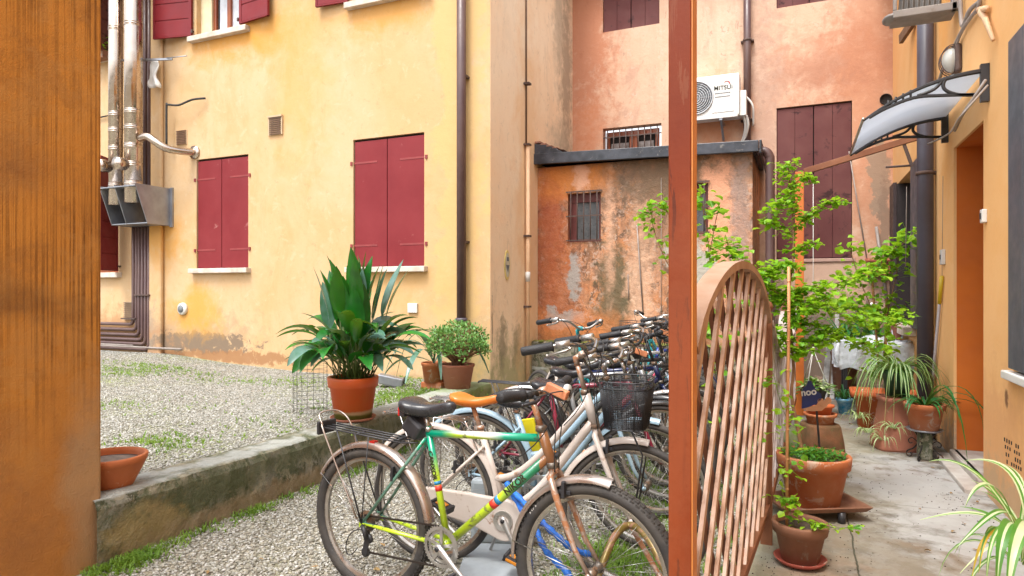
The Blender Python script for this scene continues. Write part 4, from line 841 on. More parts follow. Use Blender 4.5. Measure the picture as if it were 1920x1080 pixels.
        for i in range(-9,10): b.cyl((cx-wx*.78,wy*.8*i/10,z0),(cx+wx*.78,wy*.8*i/10,z0),.0012,3); b.cyl((cx+wx*.8*i/10,-wy*.78,z0),(cx+wx*.8*i/10,wy*.78,z0),.0012,3)
        b.beam((cx-wx-.01,0,z1-.05),(cl.x,0,cl.z-.02),.03,.006); bk = b.build('basket', bm, t)
        if dense > 8:
            b = MB(Sx)
            for sd in (-1,1): b.tube([(cx+.02,sd*.07,z0+.01),(FHb.x+.055,sd*.07,z0-.12),(FHb.x+.01,sd*.065,R)],.0045,6)
            b.build('basket_stay', m_dark, bk)
    return t, dict(BB=BB,ST=ST,HT=HT,HB=HB,cl=cl,R=R,wb=wb,Sx=Sx,frame=fr)
GB = 'bicycles parked side by side in the gravel yard'
m_green = green_paint()
t1, g1 = bicycle('green, lime and white mountain bike with knobbly tyres, nearest the camera', GB, (696,3.1), (1115,2.53), .342, 'mtb', m_green, tw=.026, fend=m_brown_chrome, fendf=m_brown_chrome, fw=.031,
    bar='flat', bar_z=1.035, quill=m_rustst, forkm=m_rustst, seat_z=.925, knobs=True, rack=m_dark, crank=35, lamp=True, spokes=36)
dn = (g1['HT'].lerp(g1['HB'],.75)-g1['BB']).normalized(); md = g1['BB'].lerp(g1['HT'].lerp(g1['HB'],.75), .70)
m_ink = mat('decal black', (.03,.03,.01), .4); m_dred = mat('decal red', (.7,.05,.03), .4); m_dblue = mat('decal blue', (.03,.25,.5), .4)
text_part('NIKOR', .040, m_ink, g1['frame'], frame_matrix(md+Vector((0,-.0205,.0)), dn, Vector((0,0,1)).cross(dn).cross(dn)*-1 if False else Vector((-dn.z,0,dn.x))), bold=.001)
sd_ = (g1['BB']-g1['ST']).normalized(); text_part('CANXOR', .030, m_ink, g1['frame'], frame_matrix(g1['ST'].lerp(g1['BB'],.33)+Vector((0,-.017,0)), sd_, Vector((-sd_.z,0,sd_.x))), bold=.001)
def sleeve(a, b, r, m, q0, q1):
    s_ = MB(); s_.cyl(a.lerp(b,q0), a.lerp(b,q1), r, 14); o = s_.build('decal', m, g1['frame'])
da, db = g1['BB'], g1['HT'].lerp(g1['HB'],.75)
sleeve(da,db,.0196,m_dred,.46,.505); sleeve(da,db,.0196,m_dblue,.507,.54); sleeve(g1['ST'],g1['BB'],.0160,m_dblue,.47,.50); sleeve(g1['ST'],g1['BB'],.0160,m_dred,.505,.555)
b = MB(); b.box(.0,.03,-.014,.014,2*g1['R']+.012,2*g1['R']+.03); b.build('fender_reflector', m_refl, t1)
Tt = Matrix.Translation((g1['wb'],0,g1['R'])); a_ = R_(142); pw_ = Vector((math.cos(a_)*.318,-.0245,math.sin(a_)*.318))+Vector((g1['wb'],0,g1['R']))
text_part('AKA', .03, mat('tyre lettering',(.5,.48,.45),.7), t1, frame_matrix(pw_, Vector((math.sin(a_),0,-math.cos(a_))), Vector((math.cos(a_),0,math.sin(a_)))))
bicycle('white step-through bicycle with tan saddle, white chaincase and black mesh basket', GB, (812,3.45), (1187,3.1), .352, 'step', m_wht, tw=.019, fend=m_wht, fendf=m_wht, fw=.026,
    bar='city', bar_z=1.135, quill=m_rustst, bar_m=m_chrome, seat_m=m_orleather, seat_z=.885, chaincase=m_wht, crank=60, basket=(m_dark,.12,.165,.785,1.005,1.02,26), rack=m_chrome, stand=True)
m_lblue = paint('light blue paint', (.32,.46,.56), (.26,.38,.47)); m_maroon = paint('maroon paint', (.22,.02,.045)); m_silver = mat('silver paint', (.55,.56,.58), .3, .6, col2=(.42,.43,.45))
m_blue = paint('royal blue paint', (.02,.06,.36)); m_pink = paint('pink red paint', (.65,.06,.13)); m_teal = paint('turquoise paint', (.03,.42,.48)); m_blk = paint('black paint', (.02,.02,.022))
bicycle('light blue city bicycle with light blue mudguards, third from the front', GB, (890,3.9), (1213,3.62), .352, 'step', m_lblue, tw=.019, fend=m_lblue, fendf=m_lblue, bar='city', bar_z=1.04, seat_z=.80, rack=m_chrome, steer=-8, stand=True, crank=100)
bicycle('maroon bicycle squeezed between the light blue bicycle and the silver one', GB, (946,4.4), (1238,4.15), .35, 'mtb', m_maroon, tw=.019, fend=m_blk, fendf=m_blk, bar='city', bar_z=1.04, seat_z=.82, steer=10, crank=-30, lamp=True)
bicycle('silver bicycle with tall bright stem and long black grips, behind the wire basket', GB, (985,4.95), (1258,4.72), .345, 'mtb', m_silver, tw=.02, fend=m_chrome, fendf=m_chrome, bar='city', bar_z=1.10, quill=m_silver, seat_z=.84, steer=-5, crank=10)
bicycle('white bicycle with turquoise headset turned towards the camera at the back', GB, (1015,6.1), (1112,5.25), .345, 'mtb', m_wht, fpt=m_teal, tw=.02, bar='city', bar_z=1.13, quill=m_teal, bar_m=m_alu, seat_z=.82, steer=12, crank=50, forkm=m_teal)
bicycle('dark grey bicycle half hidden by the wooden post', GB, (1075,5.45), (1318,5.2), .345, 'mtb', m_blk, tw=.02, bar='flat', bar_z=1.04, seat_z=.86, steer=14, crank=70, forkm=m_silver)
bicycle('royal blue bicycle with pink fork facing left near the shed', GB, (1345,7.1), (1205,6.45), .345, 'mtb', m_blue, tw=.021, bar='flat', bar_z=1.10, seat_z=.84, forkm=m_pink, steer=-20, crank=40, bar_m=m_dark)
bicycle('old bicycle with rusty wire basket, farthest back beside the shed plinth', GB, (1305,7.85), (1195,7.45), .34, 'step', m_teal, tw=.02, bar='city', bar_z=1.12, seat_z=.84, basket=(m_iron,.13,.17,.82,1.08,.98,5), crank=0, bar_m=m_chrome, steer=15)
bicycle('black city bicycle with dark mudguards packed in just behind the maroon bicycle', GB, (968,4.68), (1246,4.42), .35, 'step', m_blk, tw=.02, fend=m_blk, fendf=m_blk, bar='city', bar_z=1.07, bar_m=m_dark, seat_z=.80, steer=-12, crank=120, rack=m_dark)
bicycle('dark blue bicycle with flat black handlebar in the middle of the row', GB, (1008,5.2), (1285,4.98), .345, 'mtb', paint('navy paint',(.01,.02,.09)), tw=.022, fend=m_blk, bar='flat', bar_z=1.10, bar_m=m_dark, seat_z=.86, steer=18, crank=-60, lamp=True)
bicycle('black bicycle with light blue fork towards the back of the row', GB, (1068,5.9), (1290,5.65), .345, 'mtb', m_blk, fpt=m_lblue, forkm=m_lblue, tw=.021, bar='city', bar_z=1.12, bar_m=m_dark, seat_z=.88, steer=-10, crank=80, fend=m_dark, fendf=m_dark)
bicycle('silver and black bicycle beside the royal blue one near the shed', GB, (1110,6.75), (1275,6.25), .345, 'mtb', m_silver, tw=.021, bar='flat', bar_z=1.08, bar_m=m_dark, seat_z=.86, steer=8, crank=30)
# blue sleeved chain lock, yellow lock, bike stand
lk = thing('chain_lock','chain lock in a bright blue sleeve hanging down to the gravel by the front wheels','lock', tuple(P(1040,HZ,2.95)[:2])+(0,))
m_bsl = mat('blue nylon sleeve', (.01,.16,.62), .55, col2=(.02,.09,.38), scale=25, bump=1, bscale=90)
b = MB(); k1 = smooth([P(955,915,3.15),P(985,945,3.05),P(1012,975,2.95),P(1045,1005,2.9),P(1075,1030,2.9),P(1110,1040,2.92)],6); k2 = smooth([P(950,905,3.2),P(975,950,3.1),P(1003,992,2.9),P(1025,1035,2.8),P(1060,1070,2.72),P(1090,1105,2.68),P(1120,1112,2.75),P(1130,1085,2.95)],6)
for k in (k1,k2): b.tube(k, [.0135+.0035*math.sin(i*2.1) for i in range(len(k))], 10)
b.build('sleeve', m_bsl, lk); settle(lk)
lk = thing('folding_lock','yellow plastic covered lock hanging on the light blue bicycle','lock', tuple(P(998,HZ,4.0)[:2])+(.4,))
b = MB(); b.beam(P(990,785,4.0), P(1006,860,4.0), .08, .02, up=(0,1,0)); b.beam(P(1006,855,4.01), P(976,915,4.02), .07, .02, up=(0,1,0)); b.build('strap', mat('yellow plastic',(.80,.68,.02),.4), lk, bevel=.004); settle(lk)
st = thing('bike_stand','low bike stand of concrete block and olive brown steel tubes on the gravel','bike stand', tuple(P(1150,HZ,2.95)[:2])+(0,))
b = MB(); c = P(925,HZ,3.35); b.box(c.x-.16,c.x+.16,c.y-.22,c.y+.22,-.02,.05,0,Matrix.Rotation(R_(20),3,'Z')); b.build('base', mat('grey concrete block',(.36,.40,.43),.8,bump=.4,bscale=40), st, bevel=.01)
m_olive = mat('olive brown tube', (.20,.14,.035), .4, .3, rust=(.25,.13,.08), rustlo=.5)
b = MB(); h = P(1190,985,3.0); b.tube(smooth([P(1100,1140,2.75),P(1120,1085,2.8),P(1150,1010,2.9),P(1180,985,3.0),P(1215,1010,2.85),P(1262,1100,2.7)],5), .017, 10); b.build('tube', m_olive, st)
b = MB(); b.tube([P(1185,990,3.05),P(1240,1085,2.85),P(1250,1110,2.8)], .012, 8); b.build('tube', m_rustst, st); settle(st)
st = thing('bike_stand','pale grey plastic wheel holder between the white and the light blue bicycle','bike stand', tuple(P(925,HZ,3.75)[:2])+(0,))
b = MB(); c = P(930,HZ,3.7); b.box(c.x-.14,c.x+.14,c.y-.04,c.y+.04,.0,.36,0,Matrix.Rotation(R_(12),3,'Z')); b.build('panel', mat('pale grey plastic',(.40,.46,.50),.5,rust=(.1,.1,.1),rustlo=.7), st, bevel=.02); settle(st)
# ---------------------------------------------------------------- post and trellis fence
po = thing('wooden_post','square red brown stained wooden post in the foreground, nearest the camera','post',(-.283,1.76,0))
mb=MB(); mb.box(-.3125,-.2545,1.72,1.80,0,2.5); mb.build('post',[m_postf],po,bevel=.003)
mb=MB(); mb.box(-.2543,-.2515,1.722,1.798,0,2.5); mb.build('right_face_strip',m_posts,po); settle(po)  # thin strip that gives the post's right face a lighter orange
D2 = Vector((.04,.999,0)).normalized(); N2 = Vector((D2.y,-D2.x,0)); O2 = Vector((-.248,1.76,0))+D2*.07
O2 = Vector((-.283,1.80,0)); D2 = Vector((.057,.998,0)).normalized(); N2 = Vector((D2.y,-D2.x,0)); DB = Vector((.028,1,0)).normalized()
def fpt(s, z, o=0): return (O2+D2*s if s < 2.03 else O2+D2*2.03+DB*(s-2.03))+N2*o+Vector((0,0,z))
def trellis(label, s0, s1, zb, top, mA, mB_, mR, sp=.215, w=.03, post=True):
    t = thing('trellis_panel', label, 'trellis', tuple(fpt((s0+s1)/2,0)), 0, 'arched and scooped trellis panels along the path'); L = s1-s0
    def inside(s, z): return 0 < s < L and zb < z < top(s/L)
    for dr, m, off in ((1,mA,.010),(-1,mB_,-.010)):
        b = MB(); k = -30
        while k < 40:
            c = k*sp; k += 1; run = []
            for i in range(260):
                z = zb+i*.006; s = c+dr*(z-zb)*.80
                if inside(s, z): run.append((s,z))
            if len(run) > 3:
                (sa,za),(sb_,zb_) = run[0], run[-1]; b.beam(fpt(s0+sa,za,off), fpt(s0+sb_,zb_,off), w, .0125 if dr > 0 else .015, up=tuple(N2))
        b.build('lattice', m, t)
    b = MB(); pts = [fpt(s0+L*i/24, top(i/24)+.01) for i in range(25)]; vs=[]
    for i,p in enumerate(pts):
        tt=(pts[min(i+1,24)]-pts[max(i-1,0)]).normalized(); nn=N2.cross(tt).normalized(); nn = nn if nn.z>0 else -nn
        for a,c in ((-.032,-.015),(.032,-.015),(.032,.015),(-.032,.015)): vs.append(p+N2*a+nn*c)
    b.add(vs,[(i*4+k,i*4+(k+1)%4,(i+1)*4+(k+1)%4,(i+1)*4+k) for i in range(24) for k in range(4)]+[(0,1,2,3),(99,98,97,96)]); b.build('top_rail', mR, t)
    b = MB(); b.beam(fpt(s0,zb),fpt(s1,zb),.05,.04); b.build('bottom_rail', m_wood2, t, bevel=.003)
    for s in (s0+.012, s1-.012):
        b = MB(); b.beam(fpt(s,zb-.02),fpt(s,top(0)+.02),.045,.03,up=tuple(N2)); b.build('stile', m_wood2, t, bevel=.003)
    settle(t); return t
arch = lambda q: 1.25+.265*max(1-(2*q-1)**2,0)**.72; scoop = lambda q: 1.235-.25*math.sin(math.pi*q)**1.3
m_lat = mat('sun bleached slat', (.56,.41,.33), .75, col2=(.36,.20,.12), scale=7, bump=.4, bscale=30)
m_back=mat('dark red brown slat',(.11,.035,.014),.7,col2=(.17,.06,.025))  # back slats, darker red brown so the crossing layer shows
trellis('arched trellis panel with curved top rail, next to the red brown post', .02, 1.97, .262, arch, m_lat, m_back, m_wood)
trellis('scooped trellis panel of bleached slats behind the arched one', 2.09, 3.95, .262, scoop, m_whwood, m_wood, m_whwood)
trellis('farthest bleached trellis panel ending at the pergola post', 4.07, 5.95, .262, scoop, m_whwood, m_wood, m_whwood)
for s,l in ((2.03,'brown fence post between the arched and the scooped trellis panel'),(4.01,'brown fence post between the two scooped trellis panels')):
    pp = thing('fence_post', l, 'post', tuple(fpt(s,0)), 0, 'posts of the trellis fence'); b = MB(); b.beam(fpt(s,0),fpt(s,1.30),.06,.06,up=(0,1,0)); b.build('post', m_wood2, pp, bevel=.004)
    b = MB(); b.ball(fpt(s,1.335),.035,12); b.build('finial', m_wood2, pp); settle(pp)
pg = thing('pergola_frame','orange brown pergola post with a sloping beam up to the orange house','pergola', (0.0,7.95,0))
b = MB(); p0 = P(1499,HZ,7.25); b.box(p0.x-.045,p0.x+.045,7.9,7.99,.05,2.74); b.build('post', mat('orange pergola post',(.55,.15,.02),.5,col2=(.45,.11,.018)), pg, bevel=.004)
b = MB(); b.beam(atY(1508,322,7.93), atY(1724,256,7.93), .05, .065); b.build('beam', m_wood2, pg, bevel=.004)
b = MB(); q = atY(1706,300,7.93); b.beam((q.x-.06,7.93,2.98),(q.x+.02,7.93,2.72),.03,.03); b.cyl((q.x-.22,7.93,2.73),(q.x+.02,7.93,2.73),.012,6); b.build('bracket', m_iron, pg); settle(pg)
# ---------------------------------------------------------------- pots and plants
def terra(name, c, c2, stain=(.62,.50,.40), lo=.6): return mat(name, c, .75, col2=c2, scale=5, bump=.25, bscale=60, rust=stain, rustlo=lo)
m_tc = terra('orange terracotta', (.46,.105,.022), (.40,.085,.02)); m_tc2 = terra('dull terracotta', (.25,.11,.06), (.18,.08,.045), (.24,.21,.15)); m_tc3 = terra('salmon terracotta plastic', (.38,.14,.085), (.32,.115,.07), (.46,.24,.16), .62); m_tc4 = terra('streaked terracotta', (.42,.105,.025), (.46,.18,.08), (.50,.34,.25), .56)
def mosspot():
    n = NT('terracotta with mossy foot'); o = n.obj(); z = n.mth('ADD', n.nd('SeparateXYZ', 2, None, Vector=o), n.mth('MULTIPLY', n.noise(o, 9, 4), .05))
    c = n.mix(n.mapr(n.noise(o, 5, 5), .4, .7), (.58,.085,.012), (.52,.11,.02)); c = n.mix(n.mapr(z, .115, .10), c, (.55,.38,.22)); c = n.mix(n.mapr(z, .092, .075), c, (.12,.14,.02))
    n.set('Base Color', c); n.set('Roughness', .45); return n.mat
m_soil = mat('potting soil', (.045,.032,.022), .95, col2=(.09,.065,.045), scale=40, bump=1, bscale=120)
def pot_parts(t, rt, rb, h, z0=0, rim=.05, m=None, soil=True, saucer=None, sm=None, rx=0):
    m = m or m_tc; b = MB(); tk = .014
    pr = [(0,z0),(rb,z0),(rb+(rt-rb)*(h-rim)/h*.97, z0+h-rim),(rt, z0+h-rim+.003),(rt+.006,z0+h-.008),(rt+.003,z0+h),(rt-tk,z0+h),(rt-tk-.002,z0+h-.015),(rb,z0+h*.5)]
    b.lathe(pr, 40); o = b.build('pot', m, t, bevel=0)
    if soil: s = MB(); s.lathe([(0,z0+h-.025),(rt*.5,z0+h-.022),(rt-tk+.001,z0+h-.03)],28); s.build('soil', m_soil, t)
    if saucer: s = MB(); s.lathe([(0,z0-.001),(saucer-.02,z0-.001),(saucer,z0+.022),(saucer-.006,z0+.022),(saucer-.022,z0+.008),(0,z0+.008)][::1],36); s.build('saucer', sm or m, t)
    return o
m_asp = leafmat('aspidistra leaf', (.008,.085,.018), (.02,.19,.015), .25, 4, .12); m_asp2 = leafmat('highlight aspidistra leaf', (.13,.24,.21), (.05,.15,.09), .25, 7, .12)  # second, paler leaf has bluish glossy highlights painted into its colour
m_stem = mat('green stem', (.10,.16,.03), .5); m_bark = mat('vine bark', (.30,.16,.08), .8, col2=(.2,.1,.05), scale=20); m_bamboo = mat('bamboo cane', (.52,.26,.11), .5, col2=(.42,.18,.07), scale=7)
m_lime = leafmat('bright vine leaf', (.36,.62,.03), (.22,.50,.015), .45, 5, .5); m_lime2 = leafmat('mid green vine leaf', (.09,.32,.02), (.20,.45,.03), .45, 5, .45)
m_spg = leafmat('spider leaf green', (.06,.22,.03), (.12,.30,.05), .4, 8, .3); m_spw = leafmat('spider leaf cream', (.62,.68,.42), (.50,.60,.30), .4, 8, .3); m_dkleaf = leafmat('dark strap leaf', (.01,.10,.03), (.02,.17,.03), .4, 5, .2)
m_jade = leafmat('jade leaf', (.07,.20,.05), (.20,.38,.10), .35, 14, .15); m_yel = leafmat('yellowing leaf', (.55,.38,.03), (.5,.25,.02), .5, 6, .3); m_grass = leafmat('grass blade', (.09,.20,.015), (.18,.30,.03), .6, 3, .3)
def clay(t, label): pass
# aspidistra
random.seed(21)
ap = thing('potted_plant','big aspidistra with broad dark leaves in an orange pot on the low wall','plant', (-3.43,4.50,.352), 0, 'plants standing on the low wall')
pot_parts(ap, .205, .15, .355, .0, .085, mosspot(), saucer=.19, sm=m_tc3)
lf = [MB(), MB()]; stb = MB()
def asp_leaf(az, lean, hp, L, w, droop, twist=0):
    o = Vector((random.uniform(-.12,.12), random.uniform(-.12,.12), .33)); dh = Vector((math.cos(az), math.sin(az), 0))
    p1 = o+dh*hp*math.sin(lean)*.8+Vector((0,0,hp*math.cos(lean))); stb.tube([o, o.lerp(p1,.5)+Vector((0,0,.02)), p1], [.004,.0035,.003], 5)
    dr = (p1-o).normalized(); pts = [p1]; n = 9
    for i in range(n):
        dr = (dr+Vector((0,0,-droop/n))+dh*(.35*droop/n)+Vector((random.uniform(-.03,.03),)*3)).normalized(); pts.append(pts[-1]+dr*L/n)
    ws = [max(w*math.sin(math.pi*(i/n)**.8)**.8, .002) if 0<i<n else .003 for i in range(n+1)]
    up = Vector((-dh.x*.6+random.uniform(-.5,.5)+twist, -dh.y*.6+random.uniform(-.5,.5), 1)); k = 0 if random.random() < .66 else 1
    lf[k].blade(pts, ws, up, .25, (0,0))
for i in range(38): asp_leaf(random.uniform(0,6.28), random.uniform(.03,.38), random.uniform(.36,.58), random.uniform(.40,.56), random.uniform(.055,.08), random.uniform(.0,.5))
for i in range(85): asp_leaf(random.uniform(0,6.28), random.uniform(.4,.95), random.uniform(.22,.44), random.uniform(.30,.44), random.uniform(.046,.068), random.uniform(.8,2.2))
for a_ in (.2,.5,-.3,2.9,3.3,2.5): asp_leaf(a_+YAW, .85, .5, .38, .034, 1.4)
lf[0].build('leaves', m_asp, ap); lf[1].build('highlight_leaves', m_asp2, ap); stb.build('stems', m_stem, ap)
def place_leafy(name, label, cat, loc, group=None): return thing(name, label, cat, loc, 0, group)
# jade plant and its neighbour
c = P(848,HZ,7.0); jp = thing('potted_plant','bushy jade plant with small rounded leaves in a terracotta pot on the low wall','plant',(-3.43,6.33,.355),0,'plants standing on the low wall')
pot_parts(jp, .185, .135, .27, 0, .03, m_tc3); random.seed(4); lb = MB(); sb = MB()
def leaf(mb, p, d, n, L, W, mi=0, cup=.12):
    d = Vector(d).normalized(); n = Vector(n); s = d.cross(n)
    if s.length < .05: s = d.orthogonal()
    s.normalize(); n = s.cross(d); p = Vector(p)
    vs = [p, p+d*L*.35+s*W+n*cup*W, p+d*L*.75+s*W*.8+n*cup*W, p+d*L-n*cup*W, p+d*L*.75-s*W*.8+n*cup*W, p+d*L*.35-s*W+n*cup*W, p+d*L*.5]
    mb.add(vs, [(0,1,6),(1,2,6),(2,3,6),(3,4,6),(4,5,6),(5,0,6)], mi, False)
for i in range(150):
    a = random.uniform(0,6.28); th = math.acos(random.uniform(-.25,1)); r = random.uniform(.55,1)**.5; tip = Vector((.34*r*math.sin(th)*math.cos(a), .34*r*math.sin(th)*math.sin(a), .45+.27*r*math.cos(th)))
    sb.tube(bez((random.uniform(-.05,.05),random.uniform(-.05,.05),.24),(tip.x*.3,tip.y*.3,.36),tip,None,4),[.008,.006,.005,.004,.003],5)
    for k in range(20):
        q = tip+Vector((random.gauss(0,.022),random.gauss(0,.022),random.gauss(0,.022))); d = (q-tip).normalized()+Vector((0,0,.6)); leaf(lb,q,d,(random.uniform(-1,1),random.uniform(-1,1),1),.034,.0095)
lb.build('leaves', m_jade, jp); sb.build('stems', m_bark, jp)
np_ = thing('potted_plant','small pot with a few long drooping strap leaves, left of the jade plant','plant',(-3.78,6.42,.40),0,'plants standing on the low wall')
pot_parts(np_, .14,.11,.22,.0,.04,m_tc4); lb = MB(); random.seed(9)
for az,L,w,dz in ((3.4,.55,.03,.35),(2.9,.6,.028,.1),(3.9,.5,.035,.45),(.1,.62,.03,.38),(4.4,.7,.035,.25),(3.1,.75,.03,.5),(1.5,.3,.03,.5),(5.0,.45,.03,.3)):
    dh = Vector((math.cos(az+YAW),math.sin(az+YAW),0)); pts = bez((0,0,.2), Vector((0,0,.2))+dh*L*.3+Vector((0,0,dz*1.2)), Vector((0,0,.2))+dh*L*.75+Vector((0,0,dz*.9)), Vector((0,0,.2))+dh*L+Vector((0,0,dz*.1-.15)), 10)
    lb.blade(pts,[w*math.sin(math.pi*min(max((i-.2)/10,0.02),.99))**.6 for i in range(11)],(random.uniform(-.4,.4),random.uniform(-.4,.4),1),.3,(0,0))
lb.build('leaves', m_asp2, np_)
b=MB(); b.box(-.13,.13,-.07,.07,0,.095); tag(b.build('brick', m_tc4, None, (-3.78,6.42,.305), bevel=.01),'red brick under the small pot near the end of the low wall','brick')
# bowl on the wall
bw = thing('planting_bowl','wide empty terracotta bowl of dry soil on the low wall beside the ochre wall','pot',(-3.475,2.41,.352)); bw.scale=(.93,.93,.92)
b=MB(); b.lathe([(0,0),(.125,0),(.135,.02),(.17,.09),(.195,.145),(.20,.15),(.205,.178),(.20,.186),(.185,.186),(.18,.16),(.15,.09)],48); b.build('bowl', terra('bowl terracotta',(.50,.145,.045),(.42,.12,.04),(.55,.3,.18),.66), bw)
b=MB(); b.lathe([(0,.155),(.1,.152),(.18,.146)],36); b.build('soil', mat('dry grey soil',(.26,.21,.17),.95,col2=(.15,.12,.1),scale=30,bump=1,bscale=90), bw)
# wire netting tube
wn = thing('wire_netting','tall tube of green garden wire netting standing on the terrace gravel','wire netting', tuple(P(582,HZ,5.9)[:2])+(.31,)); b=MB()
for k in range(18): a=2*math.pi*k/18; b.cyl((.15*math.cos(a),.15*math.sin(a),0),(.15*math.cos(a),.15*math.sin(a),.62),.0014,4)
for k in range(17): z=.62*k/16; b.tube([(.15*math.cos(a),.15*math.sin(a),z) for a in [2*math.pi*i/18 for i in range(18)]],.0014,4,0,True)
b.build('netting', mat('grey green wire',(.10,.11,.09),.6,.3), wn)
q = P(733,HZ,7.6); fl = thing('floodlight','grey box shaped lamp lying on the terrace gravel behind the plants','lamp',(q.x,q.y,.33),.4)
b=MB(); b.box(-.15,.15,-.07,.07,.0,.11,0,Matrix.Rotation(R_(12),3,'Y')); b.build('housing', m_galv, fl, bevel=.015); b=MB(); b.cyl((.15,0,.055),(.165,0,.055),.04,14); b.build('lens', m_dark, fl)
# vines
def vine_leaves(mb, pts, n, spread, size, flat=.8, mi=(0,)):
    pts = smooth(pts, 6); L = len(pts)-1
    for i in range(int(n*2.2)):
        t = random.random()*L; k = int(t); p = pts[k].lerp(pts[min(k+1,L)], t-k)
        off = Vector((random.gauss(0,1),random.gauss(0,1),random.gauss(0,.55)))*spread; q = p+off; s = size*random.uniform(.75,1.5)
        d = Vector((random.uniform(-1,1),random.uniform(-1,1),random.uniform(-.5,.15))); nn = Vector((random.uniform(-1,1)*(1-flat)*2,random.uniform(-1,1)*(1-flat)*2,1)); leaf(mb,q,d,nn,s,s*.5,random.choice(mi),.25)
        if random.random()<.3: mb.tube([p,q],.0009,3)
def V(px,py,d): return P(px,py,d)
random.seed(31)
bp = thing('potted_plant','large terracotta pot with a tall bright green climbing plant spreading over the trellis','plant',(.075,4.43,.05),0,'potted plants along the path')
b=MB(); 
b.add([(-.24,-.16,.06),(.24,-.16,.06),(.24,.16,.06),(-.24,.16,.06),(-.27,-.19,.095),(.27,-.19,.095),(.27,.19,.095),(-.27,.19,.095),(-.245,-.165,.095),(.245,-.165,.095),(.245,.165,.095),(-.245,.165,.095),(-.22,-.14,.07),(.22,-.14,.07),(.22,.14,.07),(-.22,.14,.07)],
      [(3,2,1,0),(0,1,5,4),(1,2,6,5),(2,3,7,6),(3,0,4,7),(4,5,9,8),(5,6,10,9),(6,7,11,10),(7,4,8,11),(8,9,13,12),(9,10,14,13),(10,11,15,14),(11,8,12,15),(12,13,14,15)]); tr=b.build('saucer', m_tc2, bp, bevel=.006); tr.rotation_euler=(0,0,.5)
for x,y in ((-.15,-.1),(.15,-.1),(-.15,.1),(.15,.1)): b=MB(); b.cyl((x,y,0),(x,y,.065),.022,8); b.build('foot', m_dark, bp)
pot_parts(bp,.208,.145,.30,.072,.075,m_tc4)
b=MB()
for i in range(900):
    r=random.uniform(0,.185); a=random.uniform(0,6.28); leaf(b,(r*math.cos(a),r*math.sin(a),.345+random.uniform(0,.05)),(random.uniform(-1,1),random.uniform(-1,1),random.uniform(0,.6)),(0,0,1),.022,.007)
b.build('ground_cover', leafmat('feathery weed',(.03,.15,.02),(.06,.24,.02)), bp)
off = Vector((.075,4.43,.05))
st = MB(); lv = MB(); d0=4.05
main = [V(1507,862,4.06),V(1495,800,4.06),V(1484,740,4.06),V(1488,690,4.06),V(1482,620,4.05),V(1478,560,4.05),V(1487,480,4.05),V(1486,400,4.05),V(1478,310,4.05)]
st.tube(smooth(main,5),[.013-.010*i/40 for i in range(41)],7)
br = [([V(1480,560,4.05),V(1440,540,3.95),V(1400,520,3.95),V(1372,480,4.0),V(1360,440,4.0)],150,.045,.036),
      ([V(1478,555,4.05),V(1435,560,4.1),V(1415,590,4.2)],80,.05,.036),
      ([V(1484,545,4.05),V(1530,540,4.0),V(1590,525,3.95),V(1640,505,4.0)],90,.035,.036),
      ([V(1480,560,4.05),V(1540,570,4.2),V(1600,600,4.3),V(1660,600,4.4),V(1690,590,4.4)],120,.045,.038),
      ([V(1484,600,4.05),V(1540,615,4.0),V(1600,640,4.1),V(1660,650,4.2)],110,.04,.036),
      ([V(1486,440,4.05),V(1450,420,4.1),V(1430,410,4.1)],26,.03,.036),([V(1487,430,4.05),V(1530,395,4.0),V(1580,375,3.95)],50,.022,.034),
      ([V(1486,400,4.05),V(1480,350,4.05),V(1478,305,4.05)],70,.04,.032),([V(1486,380,4.05),V(1460,380,4.05),V(1445,400,4.05)],30,.03,.034),([V(1484,350,4.05),V(1510,330,4.0),V(1520,345,4.0)],20,.02,.03),
      ([V(1486,470,4.05),V(1510,460,4.0),V(1525,455,4.0)],24,.03,.034),([V(1487,500,4.05),V(1460,500,4.0),V(1420,520,4.0),V(1380,535,4.1)],130,.045,.036),
      ([V(1484,640,4.05),V(1450,620,4.0),V(1440,660,4.0)],60,.05,.036),([V(1484,660,4.05),V(1520,650,4.0),V(1555,625,4.0)],60,.04,.036),([V(1484,590,4.05),V(1500,580,3.95),V(1550,560,3.95)],70,.04,.036)]
for pts,n,sp,sz in br: st.tube(smooth(pts,3),.003,4); vine_leaves(lv,pts,n,sp,sz,.78,(0,0,1))
st.build('stem', m_bark, bp); lv.build('leaves', [m_lime,m_lime2], bp)
for o in kids(bp):
    if o.name.split('.')[0] in ('stem','leaves'): o.data.transform(Matrix.Translation(-off))
sp_ = thing('potted_plant','small weathered pot on a round red saucer, with a bamboo cane and trailing ivy','plant',(0.0,3.60,.052),0,'potted plants along the path')
pot_parts(sp_,.128,.085,.20,.012,.055,m_tc2,saucer=.125,sm=terra('red saucer',(.35,.08,.05),(.3,.06,.04)))
off = Vector((0,3.6,.052)); cn = MB(); cp = [V(1475,1000,3.27),V(1476,800,3.27),V(1479,620,3.27),V(1479,500,3.27)]
cn.tube(cp,.0075,8)
for k in range(9): p=cp[0].lerp(cp[-1],(k+.5)/9); cn.lathe([(.0075,-.004),(.0095,0),(.0075,.004)],8,p)
o=cn.build('cane', m_bamboo, sp_); o.data.transform(Matrix.Translation(-off))
lv=MB(); st=MB()
for pts,n,sp,sz in (([V(1490,990,3.25),V(1482,960,3.25),V(1484,935,3.25),V(1450,935,3.3)],18,.022,.03),([V(1500,975,3.2),V(1540,985,3.15),V(1575,990,3.15),V(1612,985,3.12)],14,.014,.03),([V(1480,900,3.27),V(1478,800,3.27),V(1465,760,3.3),V(1450,700,3.3)],30,.05,.03)):
    st.tube(smooth(pts,4),.0015,4); vine_leaves(lv,pts,n,sp,sz,.7,(0,0,1))
